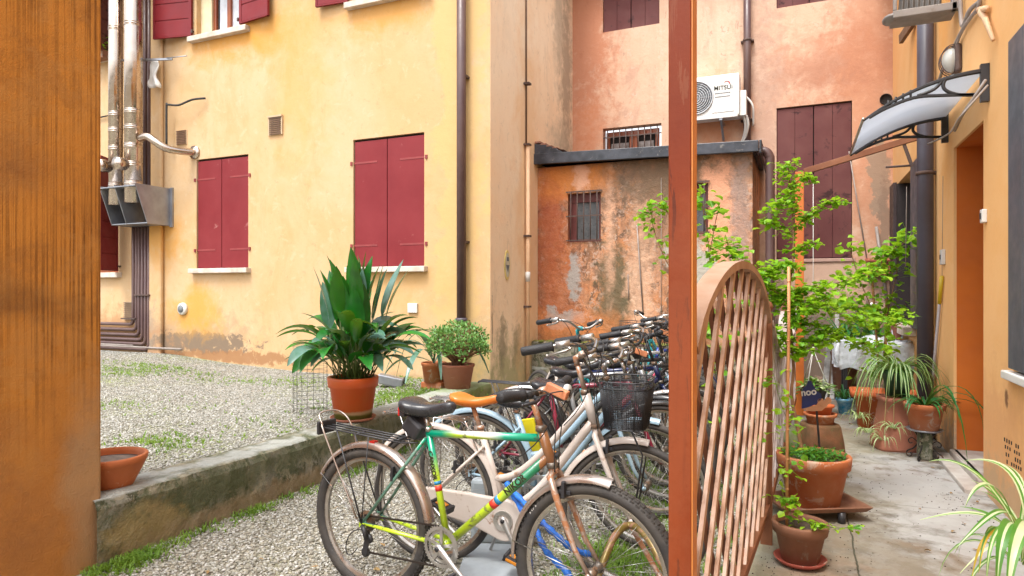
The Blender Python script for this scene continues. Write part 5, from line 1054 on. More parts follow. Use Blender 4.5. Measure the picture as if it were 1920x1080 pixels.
a=lv.build('leaves',[m_lime,m_lime2],sp_); c_=st.build('trailing_stem',m_stem,sp_); a.data.transform(Matrix.Translation(-off)); c_.data.transform(Matrix.Translation(-off))
# wispy climber by the post
wc = thing('climbing_plant','thin wispy climber with sparse leaves rising behind the red brown post','plant', tuple(P(1335,HZ,4.6)[:2])+(0,)); lv=MB(); st=MB(); random.seed(8)
for pts,n,sp,sz in (([V(1340,900,4.6),V(1335,640,4.6),V(1330,480,4.6),V(1318,390,4.6),V(1312,350,4.6)],40,.05,.05),([V(1335,640,4.6),V(1290,560,4.6),V(1240,470,4.6),V(1222,400,4.6),V(1250,380,4.6)],40,.05,.04),([V(1290,560,4.6),V(1262,420,4.6),V(1230,382,4.6),V(1200,405,4.6)],40,.025,.035),([V(1330,480,4.6),V(1345,400,4.6),V(1352,395,4.6)],10,.03,.05),([V(1340,700,4.6),V(1380,600,4.6),V(1420,560,4.5)],30,.06,.045)):
    st.tube(smooth(pts,4),.003,4); vine_leaves(lv,pts,n,sp,sz,.6,(0,1,1))
lv.build('leaves',[m_lime,m_lime2],wc); st.build('stems',m_bark,wc); settle(wc)
# terracotta jar, stone, bowl and pot on it
q=P(1538,HZ,4.95); jx,jy=q.x,q.y
def sqloft(mb, rings, n=32, pw=.45, mi=0):
    vs=[]
    for hw,hd,z in rings:
        for k in range(n): a=2*math.pi*(k+.5)/n; c_,s_=math.cos(a),math.sin(a); vs.append((hw*math.copysign(abs(c_)**pw,c_),hd*math.copysign(abs(s_)**pw,s_),z))
    m=len(rings); mb.add(vs,[(i*n+k,i*n+(k+1)%n,(i+1)*n+(k+1)%n,(i+1)*n+k) for i in range(m-1) for k in range(n)]+[tuple(range(n))[::-1],tuple((m-1)*n+k for k in range(n))],mi,True)
jr=thing('terracotta_jar','upturned brown mossy terracotta jar behind the large pot','jar',(jx,jy,.05),.4); b=MB(); sqloft(b,[(.17,.17,0),(.165,.165,.1),(.15,.15,.25),(.13,.13,.36),(.12,.12,.375),(.10,.10,.375)],28,.7); b.build('jar', mat('mossy brown terracotta',(.24,.10,.045),.85,col2=(.12,.07,.03),scale=9,bump=.6,rust=(.12,.12,.03),rustlo=.6), jr)
bl=MB(); bl.ball((0,0,.16),.17,14,0,(.55,.8,1.05)); o=bl.build('stone', mat('mossy stone',(.22,.22,.13),.9,col2=(.14,.19,.06),scale=10,bump=.8,bscale=30), None,(P(1487,HZ,5.0).x,P(1487,HZ,5.0).y,.05)); tag(o,'rounded mossy stone between the brown jar and the trellis','stone')
sbw=thing('terracotta_bowl','stack of shallow terracotta bowls on top of the brown jar','bowl',(jx,jy,.426)); b=MB(); b.lathe([(0,0),(.09,0),(.10,.05),(.115,.055),(.118,.075),(.10,.075),(.09,.03)],28); b.build('bowl', m_tc4, sbw); b=MB(); b.lathe([(0,.06),(.07,.06),(.085,.12),(.098,.125),(.10,.14),(.085,.14),(.07,.1)],28); b.build('upper_bowl', m_tc, sbw)
# blue stake sign
q=P(1536,HZ,4.18); sg=thing('stake_sign','blue cut out garden sign with white letters on a black stake in the large pot','sign',(q.x,q.y,0),YAW)
z=lambda py:EYE-(py-HZ)/FPX*4.18; X=lambda px:(px-1536)/FPX*4.18
b=MB(); b.prism([(X(x),z(y)) for x,y in ((1503,766),(1504,730),(1512,722),(1515,714),(1520,714),(1524,722),(1530,733),(1537,737),(1540,745),(1538,750),(1528,758),(1515,763))],lambda a,c,d:(a,-d,c),.008); b.build('board', mat('navy sign paint',(.008,.03,.16),.4), sg)
m_let=mat('sign lettering white',(.75,.78,.80),.5); text_part('noo',.062,m_let,sg,frame_matrix(((X(1515)),-.0095,z(735)),(1,0,.12),(-.12,0,1)),bold=.0015)
b=MB()
for cx,cy,r in ((1538,753,6.5),(1552,751,6),(1545,757,6)): b.prism([(X(cx+r*math.cos(a)),z(cy+r*1.1*math.sin(a))) for a in [2*math.pi*i/16 for i in range(16)]],lambda a,c,d:(a,.0-d-.0005*cx%0.003,c),.007)
b.prism([(X(x),z(y)) for x,y in ((1504,767),(1528,760),(1540,754),(1549,762),(1540,770),(1520,771))],lambda a,c,d:(a,.001-d,c),.006); b.build('figure', mat('tan sign paint',(.60,.30,.17),.5), sg)
b=MB(); b.beam((X(1531),.006,z(757)),(X(1541),.03,.40),.012,.006,up=(0,1,0)); b.build('stake', m_dark, sg)
# hanging basket
q=P(1524,HZ,7.45); hbk=thing('hanging_basket','small hanging planter of pale leaves on three white strings from the pergola','hanging plant',(q.x,7.95,0)); hx=0
zz=lambda py:EYE-(py-HZ)/FPX*7.25
b=MB(); b.cyl((0,0,2.70),(0,0,zz(655)),.004,5); b.ball((0,0,zz(653)),.018,8)
for a in (0.2,2.3,4.3): b.tube([(0,0,zz(655)),(.15*math.cos(a),.15*math.sin(a),zz(722))],.005,5)
b.build('strings', m_white, hbk)
b=MB(); b.lathe([(0,zz(760)),(.09,zz(760)),(.15,zz(724)),(.14,zz(724))],20); b.build('pot', m_dark, hbk); b=MB(); random.seed(2)
for i in range(330):
    r=random.uniform(0,.24); a=random.uniform(0,6.28); leaf(b,(r*math.cos(a),r*math.sin(a),zz(722)+.05-r*.4+random.uniform(-.03,.04)),(math.cos(a),math.sin(a),random.uniform(-.6,.6)),(0,0,1),.05,.017,random.choice((0,1)))
b.build('leaves',[m_spg,m_spw],hbk)
# spider plants
def spider(mb, c, n, L0, L1, w, cols=(0,1,0), up=.6, azr=(0,6.28), dr=1.0, seed=1, zr=.0):
    random.seed(seed)
    for i in range(n):
        a=random.uniform(*azr); L=random.uniform(L0,L1); dh=Vector((math.cos(a),math.sin(a),0)); o=Vector(c)+dh*random.uniform(0,.04); u=random.uniform(up*.4,up*1.3)
        p1=o+dh*L*.25+Vector((0,0,L*u*.7)); p2=o+dh*L*.6+Vector((0,0,L*u*.6)); p3=o+dh*L*random.uniform(.6,.85)+Vector((0,0,-L*dr*random.uniform(.1,.8)+L*u*.2)); pts=bez(o,p1,p2,p3,9)
        mb.blade(pts,[w*(.55+.45*math.sin(math.pi*i_/9))*(1-(i_/9)**4)+.0006 for i_ in range(10)],(random.uniform(-.2,.2),random.uniform(-.2,.2),1),.3,cols)
pl=thing('planter','tall tapering salmon terracotta planter standing by the orange wall','planter',(.80,6.62,.05),.25); b=MB(); sqloft(b,[(.215,.185,0),(.21,.18,.02),(.205,.175,.08),(.195,.165,.09),(.15,.13,.40),(.16,.14,.41),(.165,.145,.45),(.15,.13,.45),(.14,.12,.40)],32,.4); b.build('planter', m_tc3, pl)
s1=thing('potted_plant','spider plant with cascading striped leaves on top of the tapering planter','plant',(.78,6.62,.502),0,'potted plants along the path'); pot_parts(s1,.12,.09,.22,0,.03,mat('dark green pot',(.02,.07,.03),.5)); b=MB(); spider(b,(0,0,.2),100,.3,.54,.0085,(0,1,0),.55,seed=3,dr=1.2)
pv=[( -.24,-.12,-.32),(-.12,-.18,-.36),(-.30,.02,-.22),(-.05,-.2,-.25)]; 
for i,(x,y,z_) in enumerate(pv): spider(b,(x,y,z_),24,.10,.2,.005,(1,0,1),.6,seed=20+i,dr=.7)
b.build('leaves',[m_spg,m_spw],s1); b=MB()
for x,y,z_ in pv: b.tube(bez((0,0,.22),(x*.8,y*.8,.4),(x,y,z_),None,8),.002,4)
b.build('runners', mat('pale runner',(.55,.5,.2),.5), s1)
tg=thing('trough','rectangular terracotta trough with two bamboo canes in front of the covered table','planter',(.80,7.55,.05)); b=MB(); sqloft(b,[(.26,.13,0),(.28,.15,.30),(.33,.19,.31),(.335,.195,.37),(.31,.17,.37),(.30,.16,.32)],36,.3); b.build('trough', m_tc, tg)
b=MB()
for x0,y0,x1,y1,d in ((1650,720,1635,520,6.95),(1660,720,1662,560,6.9)): b.tube([P(x0,y0,d)-Vector((.80,7.55,.05)),P(x1,y1,d)-Vector((.80,7.55,.05))],.012,8)
b.build('canes', m_bamboo, tg)
lv=MB(); st=MB(); random.seed(12)
for pts,n,sp,sz in (([V(1655,700,6.9),V(1662,600,6.9),V(1680,520,6.8),V(1690,460,6.7),V(1728,430,6.6)],60,.09,.075),([V(1650,700,6.9),V(1640,600,6.9),V(1610,520,6.9),V(1590,455,6.9)],50,.09,.07),([V(1660,600,6.9),V(1700,570,6.9)],14,.06,.07),([V(1690,460,6.7),V(1670,470,6.7),V(1660,480,6.7)],16,.05,.075),([V(1640,600,6.9),V(1600,570,6.9),V(1560,560,6.9)],50,.09,.065),([V(1610,520,6.9),V(1640,500,6.9),V(1670,510,6.9)],30,.08,.07)):
    st.tube(smooth(pts,4),.005,5); vine_leaves(lv,pts,n,sp,sz,.55,(0,0,1))
for mb_,nm,m_ in ((lv,'leaves',[m_lime,m_lime2]),(st,'stems',m_bark)): o=mb_.build(nm,m_,tg); o.data.transform(Matrix.Translation(-Vector((.80,7.55,.05))))
ps=thing('plant_stand','small black wrought iron plant stand with scrolled legs','plant stand',(.93,6.25,.05)); b=MB()
for k in range(4):
    a=math.pi/4+k*math.pi/2+.3; dh=Vector((math.cos(a),math.sin(a),0)); pts=[]
    prof=[(.10,.24),(.06,.20),(.045,.14),(.08,.08),(.125,.05),(.135,.02),(.115,.004),(.095,.02),(.105,.038)]; b.tube(smooth([dh*r+Vector((0,0,z_)) for r,z_ in prof],4),.006,6)
    b.tube(smooth([dh*r+Vector((0,0,z_)) for r,z_ in [(.05,.13),(.09,.16),(.12,.14),(.11,.115),(.09,.12)]],4),.004,5)
b.build('legs', mat('black wrought iron',(.03,.025,.022),.5,.4,rust=(.12,.06,.035),rustlo=.55), ps); b=MB(); b.lathe([(0,.235),(.12,.235),(.135,.25),(.13,.25),(.115,.245),(0,.245)],24); b.build('top', m_galv, ps)
b=MB(); b.box(-.05,.05,-.05,.05,0,.22); tag(b.build('brick', m_retain,None,(.93,6.25,.052),bevel=.01),'old grey brick standing under the iron plant stand','brick')
s2=thing('potted_plant','terracotta pot with long dark drooping leaves on the wrought iron stand','plant',(.93,6.25,.298),0,'potted plants along the path'); pot_parts(s2,.145,.10,.21,0,.05,m_tc4); b=MB(); spider(b,(0,0,.19),34,.22,.42,.010,(0,0),.35,seed=6,dr=.4); spider(b,(0,0,.19),5,.65,.85,.010,(0,0),.5,azr=(-1.3,.3),seed=8,dr=1.0)
b.build('leaves',[m_dkleaf],s2)
# near spider plant
s3=thing('potted_plant','spider plant with long cream edged leaves in a black pot, lower right corner','plant',(.78,2.62,.05),0,'potted plants along the path'); b=MB(); b.lathe([(0,0),(.10,0),(.14,.34),(.15,.345),(.15,.37),(.135,.37),(.13,.33)],36); b.build('pot', mat('black speckled pot',(.02,.02,.022),.4,col2=(.2,.2,.2),scale=160,lo=.6,hi=.7), s3); b=MB(); b.lathe([(0,.34),(.13,.34)],20); b.build('soil', m_soil, s3)
L=MB()
def bl3(pts,w,cols): 
    pp=bez(*[Vector(p)-Vector((.78,2.62,.05)) for p in pts],n=14); L.blade(pp,[w*(.5+.5*math.sin(math.pi*i/14))*(1-(i/14)**5)+.0007 for i in range(15)],(0.1,-.5,1),.3,cols)
c0=P(1915,1015,2.45)
for e,m1,m2,w,cols in (((1742,865,2.6),(1870,900,2.5),(1800,850,2.6),.010,(0,1,0)),((1805,865,2.7),(1930,890,2.5),(1880,850,2.6),.012,(1,0,1)),((1810,950,2.3),(1880,880,2.4),(1830,890,2.3),.009,(0,1)),((1800,950,2.5),(1880,975,2.4),(1850,955,2.5),.007,(0,0)),((1725,975,2.5),(1870,950,2.4),(1800,955,2.5),.007,(1,0,1)),((1790,1030,2.2),(1890,920,2.3),(1860,960,2.2),.011,(0,1,0)),((1820,900,2.7),(1900,950,2.6),(1860,915,2.7),.009,(0,0,1)),((1838,920,2.8),(1900,955,2.6),(1870,930,2.7),.006,(0,0)),
    ((1835,1075,2.2),(1860,960,2.3),(1842,1000,2.2),.006,(2,0)),((1822,1085,2.3),(1850,980,2.3),(1835,1010,2.3),.005,(2,2)),((1850,1100,2.1),(1890,960,2.2),(1850,980,2.1),.008,(0,1,0)),((1800,1075,2.4),(1870,1010,2.4),(1840,1030,2.4),.004,(1,1)),((1870,1120,2.0),(1915,960,2.1),(1870,950,2.0),.020,(0,0,1,0,0)),((1890,1150,1.9),(1960,950,2.0),(1890,960,1.95),.022,(0,1,1,0)),((1960,850,2.6),(1925,900,2.5),(1940,860,2.6),.010,(0,1,0)),((1975,1000,2.2),(1935,920,2.3),(1960,940,2.2),.012,(0,1,0)),((1880,870,2.9),(1935,910,2.6),(1910,880,2.8),.008,(0,0,1))):
    bl3((c0+Vector((random.uniform(-.02,.02),random.uniform(-.02,.02),0)),P(*m1),P(*m2),P(*e)),w,cols)
spider(L,tuple(c0-Vector((.78,2.62,.05))+Vector((0,0,-.08))),15,.22,.38,.008,(0,1,0),.5,seed=14)
L.build('leaves',[m_spg,m_spw,m_yel],s3)
# covered table with things on it
tb=thing('table','narrow dark garden table under a plastic sheet at the end of the path','table',(.78,8.7,.05)); b=MB(); b.box(-.33,.33,-.25,.25,.72,.75); b.build('tabletop', m_iron, tb)
for x in (-.3,.3):
    for y in (-.22,.22): b=MB(); b.box(x-.02,x+.02,y-.02,y+.02,0,.72); b.build('leg', m_dark, tb)
n=NT('clear plastic sheet'); n.set('Base Color',(.80,.85,.92)); n.set('Roughness',.22); n.set('Alpha',.72); n.bump(n.noise(n.obj(),9,5),.8,.03); m_sheet=n.mat
b=MB(); N=36; vs=[]; random.seed(6)
for j in range(N+1):
    for i in range(N+1):
        u=(i/N-.5)*1.05; v=(j/N-.5)*.95; hw,hd=.35,.28; x=max(-hw,min(hw,u)); y=max(-hd,min(hd,v)); ex=abs(u)-hw if abs(u)>hw else 0; ey=abs(v)-hd if abs(v)>hd else 0; dz=max(ex,ey)*1.6
        z_=.765+.05*math.sin(u*9+1)*math.sin(v*7)*(1 if dz==0 else .3)+.03-dz+.02*math.sin(u*23+v*11); x+=math.copysign(.04+.03*math.sin(v*30),u)*(ex>0); y+=math.copysign(.02+.03*math.sin(u*26),v)*(ey>0); vs.append((x,y,z_))
b.add(vs,[(j*(N+1)+i,j*(N+1)+i+1,(j+1)*(N+1)+i+1,(j+1)*(N+1)+i) for j in range(N) for i in range(N)],0,True); o=b.build('plastic_sheet',m_sheet,None,(.78,8.7,.05)); tag(o,'crumpled clear plastic sheet draped over the garden table','sheet')
q=atY(1681,640,8.85); b=MB(); b.lathe([(0,0),(.06,0),(.075,.15),(.08,.15),(.08,.17),(.065,.17),(.06,.1)],20); tag(b.build('flowerpot',m_tc3,None,(q.x,8.85,.865)),'small empty salmon flowerpot on the covered table below the window sill','pot')
b=MB(); b.box(-.06,.06,-.05,.05,0,.13); tag(b.build('carton',mat('pale blue white carton',(.55,.58,.66),.6),None,(1.04,8.85,.865),bevel=.01),'pale blue carton on the covered table against the orange wall','box')
dp_=thing('potted_plant','dark green strap leaved plant in a tall pot behind the covered table','plant',(.52,9.35,.05),0,'potted plants along the path'); pot_parts(dp_,.16,.12,.6,0,.05,m_tc2); b=MB(); spider(b,(0,0,.62),60,.4,.65,.02,(0,0),1.1,seed=17,dr=.3); spider(b,(.3,-.2,.75),36,.3,.5,.015,(0,0),.9,seed=18,dr=.4); b.build('leaves',[m_dkleaf],dp_)
q=P(1583,HZ,7.35); bp2=thing('potted_plant','little spiky plant in a bright blue patterned pot on the path','plant',(q.x,q.y,.05),0,'potted plants along the path'); pot_parts(bp2,.085,.055,.17,0,.03,mat('blue patterned glaze',(.01,.30,.62),.2,col2=(.35,.62,.75),scale=14)); b=MB(); spider(b,(0,0,.16),30,.12,.24,.008,(0,0),1.0,seed=19,dr=.2); b.build('leaves',[m_dkleaf],bp2)
for i,(x0,y0,x1,y1,r,l) in enumerate(((1545,735,1558,610,.035,'thick grey weathered plank leaning on the back wall beside the table'),(1560,735,1570,590,.025,'thin grey weathered plank leaning on the back wall nearer the table'))):
    b=MB(); A=P(x0,y0,8.3); A.z=.05; B=P(x1,y1,9.0); c_=A.copy(); b.beam(A-c_,B-c_,r*2,r); tag(b.build('plank', mat('grey weathered wood',(.33,.32,.31),.85,col2=(.18,.17,.16),scale=9,bump=.5) if i==0 else bpy.data.materials['grey weathered wood'],None,tuple(c_)),l,'plank')
q=atY(1648,500,10.19); lbx=thing('letterbox','red brown letterbox with sloping lid on the salmon wall above the table','letterbox',(q.x,10.19,q.z)); b=MB(); b.box(-.15,.15,-.13,0,-.13,.08); b.build('box', mat('red brown enamel',(.34,.09,.05),.4), lbx, bevel=.006); b=MB(); b.box(-.17,.17,-.16,.0,.08,.10,0,Matrix.Rotation(R_(12),3,'X')); b.build('lid', mat('brick red lid',(.42,.13,.08),.4), lbx)
q=P(1637,578,8.9); ln=thing('lantern','tiny red lantern with pale roof standing among the dark green leaves','lantern',(q.x,q.y,q.z-.06)); b=MB(); b.lathe([(0,0),(.05,0),(.07,.05),(.05,.09),(0,.09)],12); b.build('body', m_refl, ln); b=MB(); b.lathe([(.09,.09),(.02,.14),(0,.14)],4); b.build('roof', m_white, ln); b=MB(); b.cyl((0,0,-1.15),(0,0,0),.008,6); b.build('rod', m_dark, ln)
# broom
A=P(1740,815,6.25); B=atX(1766,518,1.13); br_=thing('broom','grey broom handle with yellow grip leaning against the orange wall','broom',(A.x,A.y,0)); b=MB(); b.cyl(A,A.lerp(B,.84),.0125,10); b.build('handle', mat('grey broom handle',(.42,.38,.38),.5), br_); b=MB(); b.cyl(A.lerp(B,.84),B,.016,10); b.build('grip', mat('yellow grip',(.70,.50,.02),.4), br_); b=MB(); b.box(A.x-.03,A.x+.03,A.y-.13,A.y+.13,.05,.12); b.build('brush', m_ventf, br_); settle(br_)
# ---------------------------------------------------------------- things on the walls
ac=thing('air_conditioner','white air conditioner outdoor unit on the salmon wall above the lean-to','air conditioner', tuple(atY(1386,215,9.85)))
a0=atY(1262,215,9.8); a1=atY(1386,215,9.8); w_=a1.x-a0.x; h_=.60; Z0=a1.z; X0=a0.x; X1=a1.x; b=MB(); b.box(X0,X1,9.8,10.08,Z0,Z0+h_); b.build('casing', m_whitem, ac, bevel=.015)
b=MB(); b.box(X0+.02,X1-.02,9.79,9.8,Z0-.02,Z0+.03); b.build('base', m_white, ac)
cx=X0+.33; b=MB()
for r in (.235,.205,.175,.145,.115,.085,.055): b.tube([(cx+r*math.cos(t),9.785,Z0+.30+r*math.sin(t)) for t in [2*math.pi*i/36 for i in range(36)]],.006 if r<.23 else .012,5,0,True)
for k in range(8): t=k*math.pi/8; b.cyl((cx-.23*math.cos(t),9.788,Z0+.30-.23*math.sin(t)),(cx+.23*math.cos(t),9.788,Z0+.30+.23*math.sin(t)),.003,4)
gd=b.build('fan_guard', mat('grey guard wire',(.55,.57,.60),.4), ac); b=MB(); b.cyl((cx,9.799,Z0+.30),(cx,9.794,Z0+.30),.23,36); b.build('fan', mat('dark fan',(.16,.18,.20),.5), gd)
b=MB(); b.box(X1-.37,X1-.07,9.79,9.8,Z0+.06,Z0+.54); p_=b.build('front_panel', m_whitem, ac, bevel=.006); b=MB()
for z_ in (.33,.28): b.box(X1-.33,X1-.12,9.784,9.79,Z0+z_,Z0+z_+.008)
b.build('groove', m_grey, p_)
text_part('MITSUI',.085,m_ink,p_,frame_matrix((X1-.215,9.786,Z0+.405),(1,0,0),(0,0,1)),bold=.001)
b=MB(); b.tube([(X1-.17+.045*math.cos(t),9.786,Z0+.45+.045*math.sin(t)) for t in [math.pi*(.0+i/10*.75) for i in range(11)]],[.008-.0005*i for i in range(11)],5); b.build('emblem', mat('red emblem',(.7,.04,.03),.4), p_)
b=MB(); b.box(X1+.001,X1+.09,9.86,10.04,Z0+.0,Z0+.36); b.build('valve_cover', m_white, ac, bevel=.01)
for x in (X0+.2,X1-.25): b=MB(); b.box(x-.02,x+.02,9.8,10.2,Z0-.05,Z0-.02); b.beam((x,9.84,Z0-.04),(x,10.18,Z0-.26),.03,.03); b.build('bracket', m_galv, ac)
b=MB()
for o_,r in ((0,.02),(.035,.016)): b.tube(smooth([(X1+.05+o_,9.95,Z0+.02),(X1+.07+o_,10.0,Z0-.15),(X1-.02,10.12,Z0-.36-o_),(X1-.3,10.15,Z0-.42-o_),(X1-1.0,10.16,Z0-.42-o_)],5),r,8)
b.tube(smooth([(X1+.08,10.0,Z0+.3),(X1+.17,10.0,Z0+.15),(X1+.17,10.1,Z0-.1)],5),.014,6); b.tube(smooth([(X1-.1,10.16,Z0-.40),(X1+.05,10.16,Z0-.42),(X1+.15,10.16,Z0-.55)],5),.012,6)
b.build('refrigerant_pipe', m_white, ac); settle(ac)
# flues
fl=thing('flue_pipes','pair of tall shiny steel flue pipes on a grey bracket on the yellow wall','flue',(-9.3,6.85,0)); YF=6.86
YF=6.66; X0,Xm,X1=-9.6,-9.27,-8.82; mk=lambda px:atY(px,350,YF).x; b=MB()
for xs in (X0,Xm,X1): b.prism([(6.50,2.99),(6.70,2.42),(7.1,2.42),(7.1,2.99)],lambda a,c,d:(xs-.006+d,a,c),.012)
b.box(X0,X1,6.50,7.1,2.95,2.965); b.box(X0,X1,6.70,7.1,2.425,2.44); b.box(X0,X1,7.05,7.06,2.44,2.95); b.box(X1,X1+.06,7.07,7.1,2.40,3.0)
b.build('bracket', m_galv, fl, bevel=.002)
for pxc,r,zlo in ((250,.12,2.73),(217,.098,2.72)):
    x=mk(pxc); b=MB(); b.cyl((x,YF,zlo),(x,YF,7.4),r,28)
    f=b.build('flue', m_steel, fl)
    for z_ in (2.99,3.28,3.55,3.82,4.06,5.35):
        b=MB()
        for q_ in (0,.05): b.lathe([(r,-.008),(r+.006,-.004),(r+.006,.004),(r,.008)],28,(x,YF,z_+q_))
        b.tube([(x,YF,z_),(x,YF,z_+.05)],r+.002,28); b.build('joint_ring', m_steel, f)
    b=MB(); b.lathe([(0,-.28),(.05,-.28),(.055,-.265),(.092,-.26),(.098,-.24),(.098,-.17),(.085,-.16),(.085,0)],28,(x-.02,YF,3.28),0,'y'); b.build('inspection_cap', m_steel, f)
b=MB(); x=mk(268); b.tube(smooth([(x-.06,YF,3.68),(x+.14,YF-.03,3.68),(x+.26,YF,3.6),(x+.40,YF+.12,3.50),(x+.55,7.1,3.50)],5),.055,14); b.lathe([(.055,-.0),(.10,-.0),(.10,-.025),(.055,-.03)],18,(x+.55,7.1,3.50),0,'y'); b.build('branch_pipe', m_steel, fl)
b=MB(); b.beam((mk(207),YF+.02,4.92),(mk(285),7.0,4.92),.03,.03); b.cyl((mk(280),6.95,4.93),(mk(318),6.95,4.90),.008,6); b.build('wall_strut', m_galv, fl)
b=MB(); b.tube(smooth([(mk(276),6.98,3.6),(mk(276),6.98,4.2),(mk(280),6.97,4.23),(mk(300),6.97,4.20),(mk(322),7.0,4.26),(mk(342),7.05,4.27)],4),.016,7); b.build('cable', m_darkrub, fl)
settle(fl)
rg=thing('rag','white rag hanging from the strut beside the steel flues','cloth', tuple(atY(290,130,6.95))); b=MB(); N=10; vs=[]
for j in range(N+1):
    for i in range(7):
        u=i/6-.5; v=j/N; w0=.10*(1-.3*v)+.03*math.sin(v*9); vs.append((u*w0*2+.02*math.sin(v*7),.04*math.sin(u*9+v*3),.14-.40*v-.06*abs(u)))
b.add(vs,[(j*7+i,j*7+i+1,(j+1)*7+i+1,(j+1)*7+i) for j in range(N) for i in range(6)],0,True); o=b.build('cloth', m_whitem, rg); sm_=o.modifiers.new('thick','SOLIDIFY'); sm_.thickness=.006
# brown pipes
bp3=thing('conduit_bundle','bundle of brown pipes running down the yellow wall and turning left above the gravel','pipes',(-9.9,7.05,.5)); 
xs=[250,256,261,267,273,279]; ys=[608,618,628,637,645,655]
for px,py in zip(xs,ys):
    x=atY(px,500,7.04).x; z_=atY(px,py,7.04).z; b=MB(); b.tube([(x,7.04,2.95)]+bez((x,7.04,z_+.08),(x,7.04,z_),(x-.09,7.04,z_),None,5)+[(-13,7.04,z_)],.026,9); b.build('pipe', m_brpipe, bp3)
for px,y1,y2 in ((262,0,345),(272,0,345),(280,0,345)):
    x=atY(px,200,7.03).x; b=MB(); b.cyl((x,7.03,2.98),(x,7.03,6.5),.03,9); b.build('upper_pipe', m_brpipe, bp3)
for py,pxe in ((648,250),(655,340)):
    p_=atY(pxe,py,7.03); b=MB(); b.cyl((p_.x,7.03,p_.z),(-13,7.03,p_.z),.018,8); b.build('low_pipe', m_cable, bp3)
for x,z0_,z1_ in ((atY(240,600,7).x,.72,1.0),(atY(265,500,7).x,1.35,1.37)):
    b=MB(); b.box(x-.16,x+.16,6.99,7.03,z1_-.02,z1_); b.build('clamp', m_iron, bp3)
settle(bp3)
b=MB(); p_=atY(206,216,7.07); b.cyl(p_,(-13,7.07,p_.z-.1),.012,6); tag(b.build('wall_cable', m_darkrub),'thin black cable along the yellow wall left of the steel flues','cable')
fw=thing('flower_box','leafy green plants on the upper left window sill','plant', tuple(atY(188,112,6.98))); b=MB(); b.box(-.25,.16,-.07,.07,.0,.12); b.build('box', m_tc2, fw); b=MB(); random.seed(41)
for i in range(160): leaf(b,(random.uniform(-.28,.16),random.uniform(-.1,.1),.12+random.uniform(0,.22)),(random.uniform(-1,1),random.uniform(-1,1),random.uniform(-.3,.6)),(0,0,1),.06,.025,random.choice((0,1)))
b.build('leaves',[m_lime,m_lime2],fw)
# canopy
cn=thing('door_canopy','curved clear door canopy with black scrolled brackets over the doorway','canopy',(1.15,5.9,2.9)); Ya,Yb=5.26,6.57
def arc(t): return Vector((1.13-.72*t, 0, 2.90-.02*t-.24*t**2.1))
m_poly=leafmat('milky polycarbonate',(.72,.78,.84),(.60,.67,.74),.15,3,.5)
for nd_ in m_poly.node_tree.nodes:
    if nd_.type=='BSDF_TRANSLUCENT':
        for l_ in list(nd_.inputs[0].links): m_poly.node_tree.links.remove(l_)
        nd_.inputs[0].default_value=(.85,.9,.97,1)
b=MB(); N=20; vs=[]
for i in range(N+1):
    p_=arc(i/N)
    for y in (Ya+.02,Yb-.02): vs.append((p_.x,y,p_.z-.004)); vs.append((p_.x,y,p_.z))
b.add(vs,[(4*i,4*i+2,4*i+6,4*i+4) for i in range(N)]+[(4*i+1,4*i+5,4*i+7,4*i+3) for i in range(N)]+[(4*i,4*i+4,4*i+5,4*i+1) for i in range(N)]+[(4*i+2,4*i+3,4*i+7,4*i+6) for i in range(N)],0,True); b.build('sheet', m_poly, cn)
for y in (Ya,Yb):
    b=MB(); b.box(1.10,1.148,y-.02,y+.02,2.68,2.93)
    ap_=[arc(i/N)+Vector((0,y,0)) for i in range(N+1)]; b.tube([Vector((p_.x,p_.y,p_.z-.012)) for p_ in ap_],[.017-.009*i/N for i in range(N+1)],6,sm=False)
    b.tube(smooth([(1.11,y,2.73),(.90,y,2.75),(.72,y,2.755),(.55,y,2.70),arc(.95)+Vector((0,y,-.02))],6),.012,6,sm=False)
    b.tube(smooth([(1.11,y,2.73),(.98,y,2.745),(.90,y,2.79),(.90,y,2.85),(.96,y,2.88)],5),.012,6); b.tube(smooth([(.90,y,2.87),(.84,y,2.80),(.74,y,2.765)],5),.011,6)
    for k in range(4): x=.70-.045*k; b.cyl((x,y,2.74-.012*k),(x,y,2.81-.018*k),.008,5)
    b.build('bracket', m_dark, cn)
b=MB(); e=arc(1); b.cyl((e.x,Ya-.01,e.z),(e.x,Yb+.01,e.z),.010,8); b.build('front_edge', m_alu, cn); settle(cn)
# caged bulkhead lamp
p_=atX(1800,112,1.15); wl=thing('bulkhead_lamp','old oval bulkhead lamp with glass dome and wire guard on the orange wall','lamp',(1.15,p_.y,p_.z)); b=MB(); b.box(-.045,0,-.09,.09,-.11,.11); b.build('base', m_iron, wl, bevel=.02)
b=MB(); b.ball((-.06,0,0),.085,16,0,(.75,.85,1.15)); b.build('glass', mat('dusty lamp glass',(.50,.50,.46),.15,col2=(.38,.36,.32)), wl); b=MB()
for k in (-1,0,1): b.tube([(-.045-.09*math.sin(t),k*.045,.115*math.cos(t)) for t in [math.pi*i/10 for i in range(11)]],.004,5)
b.build('guard', m_iron, wl)
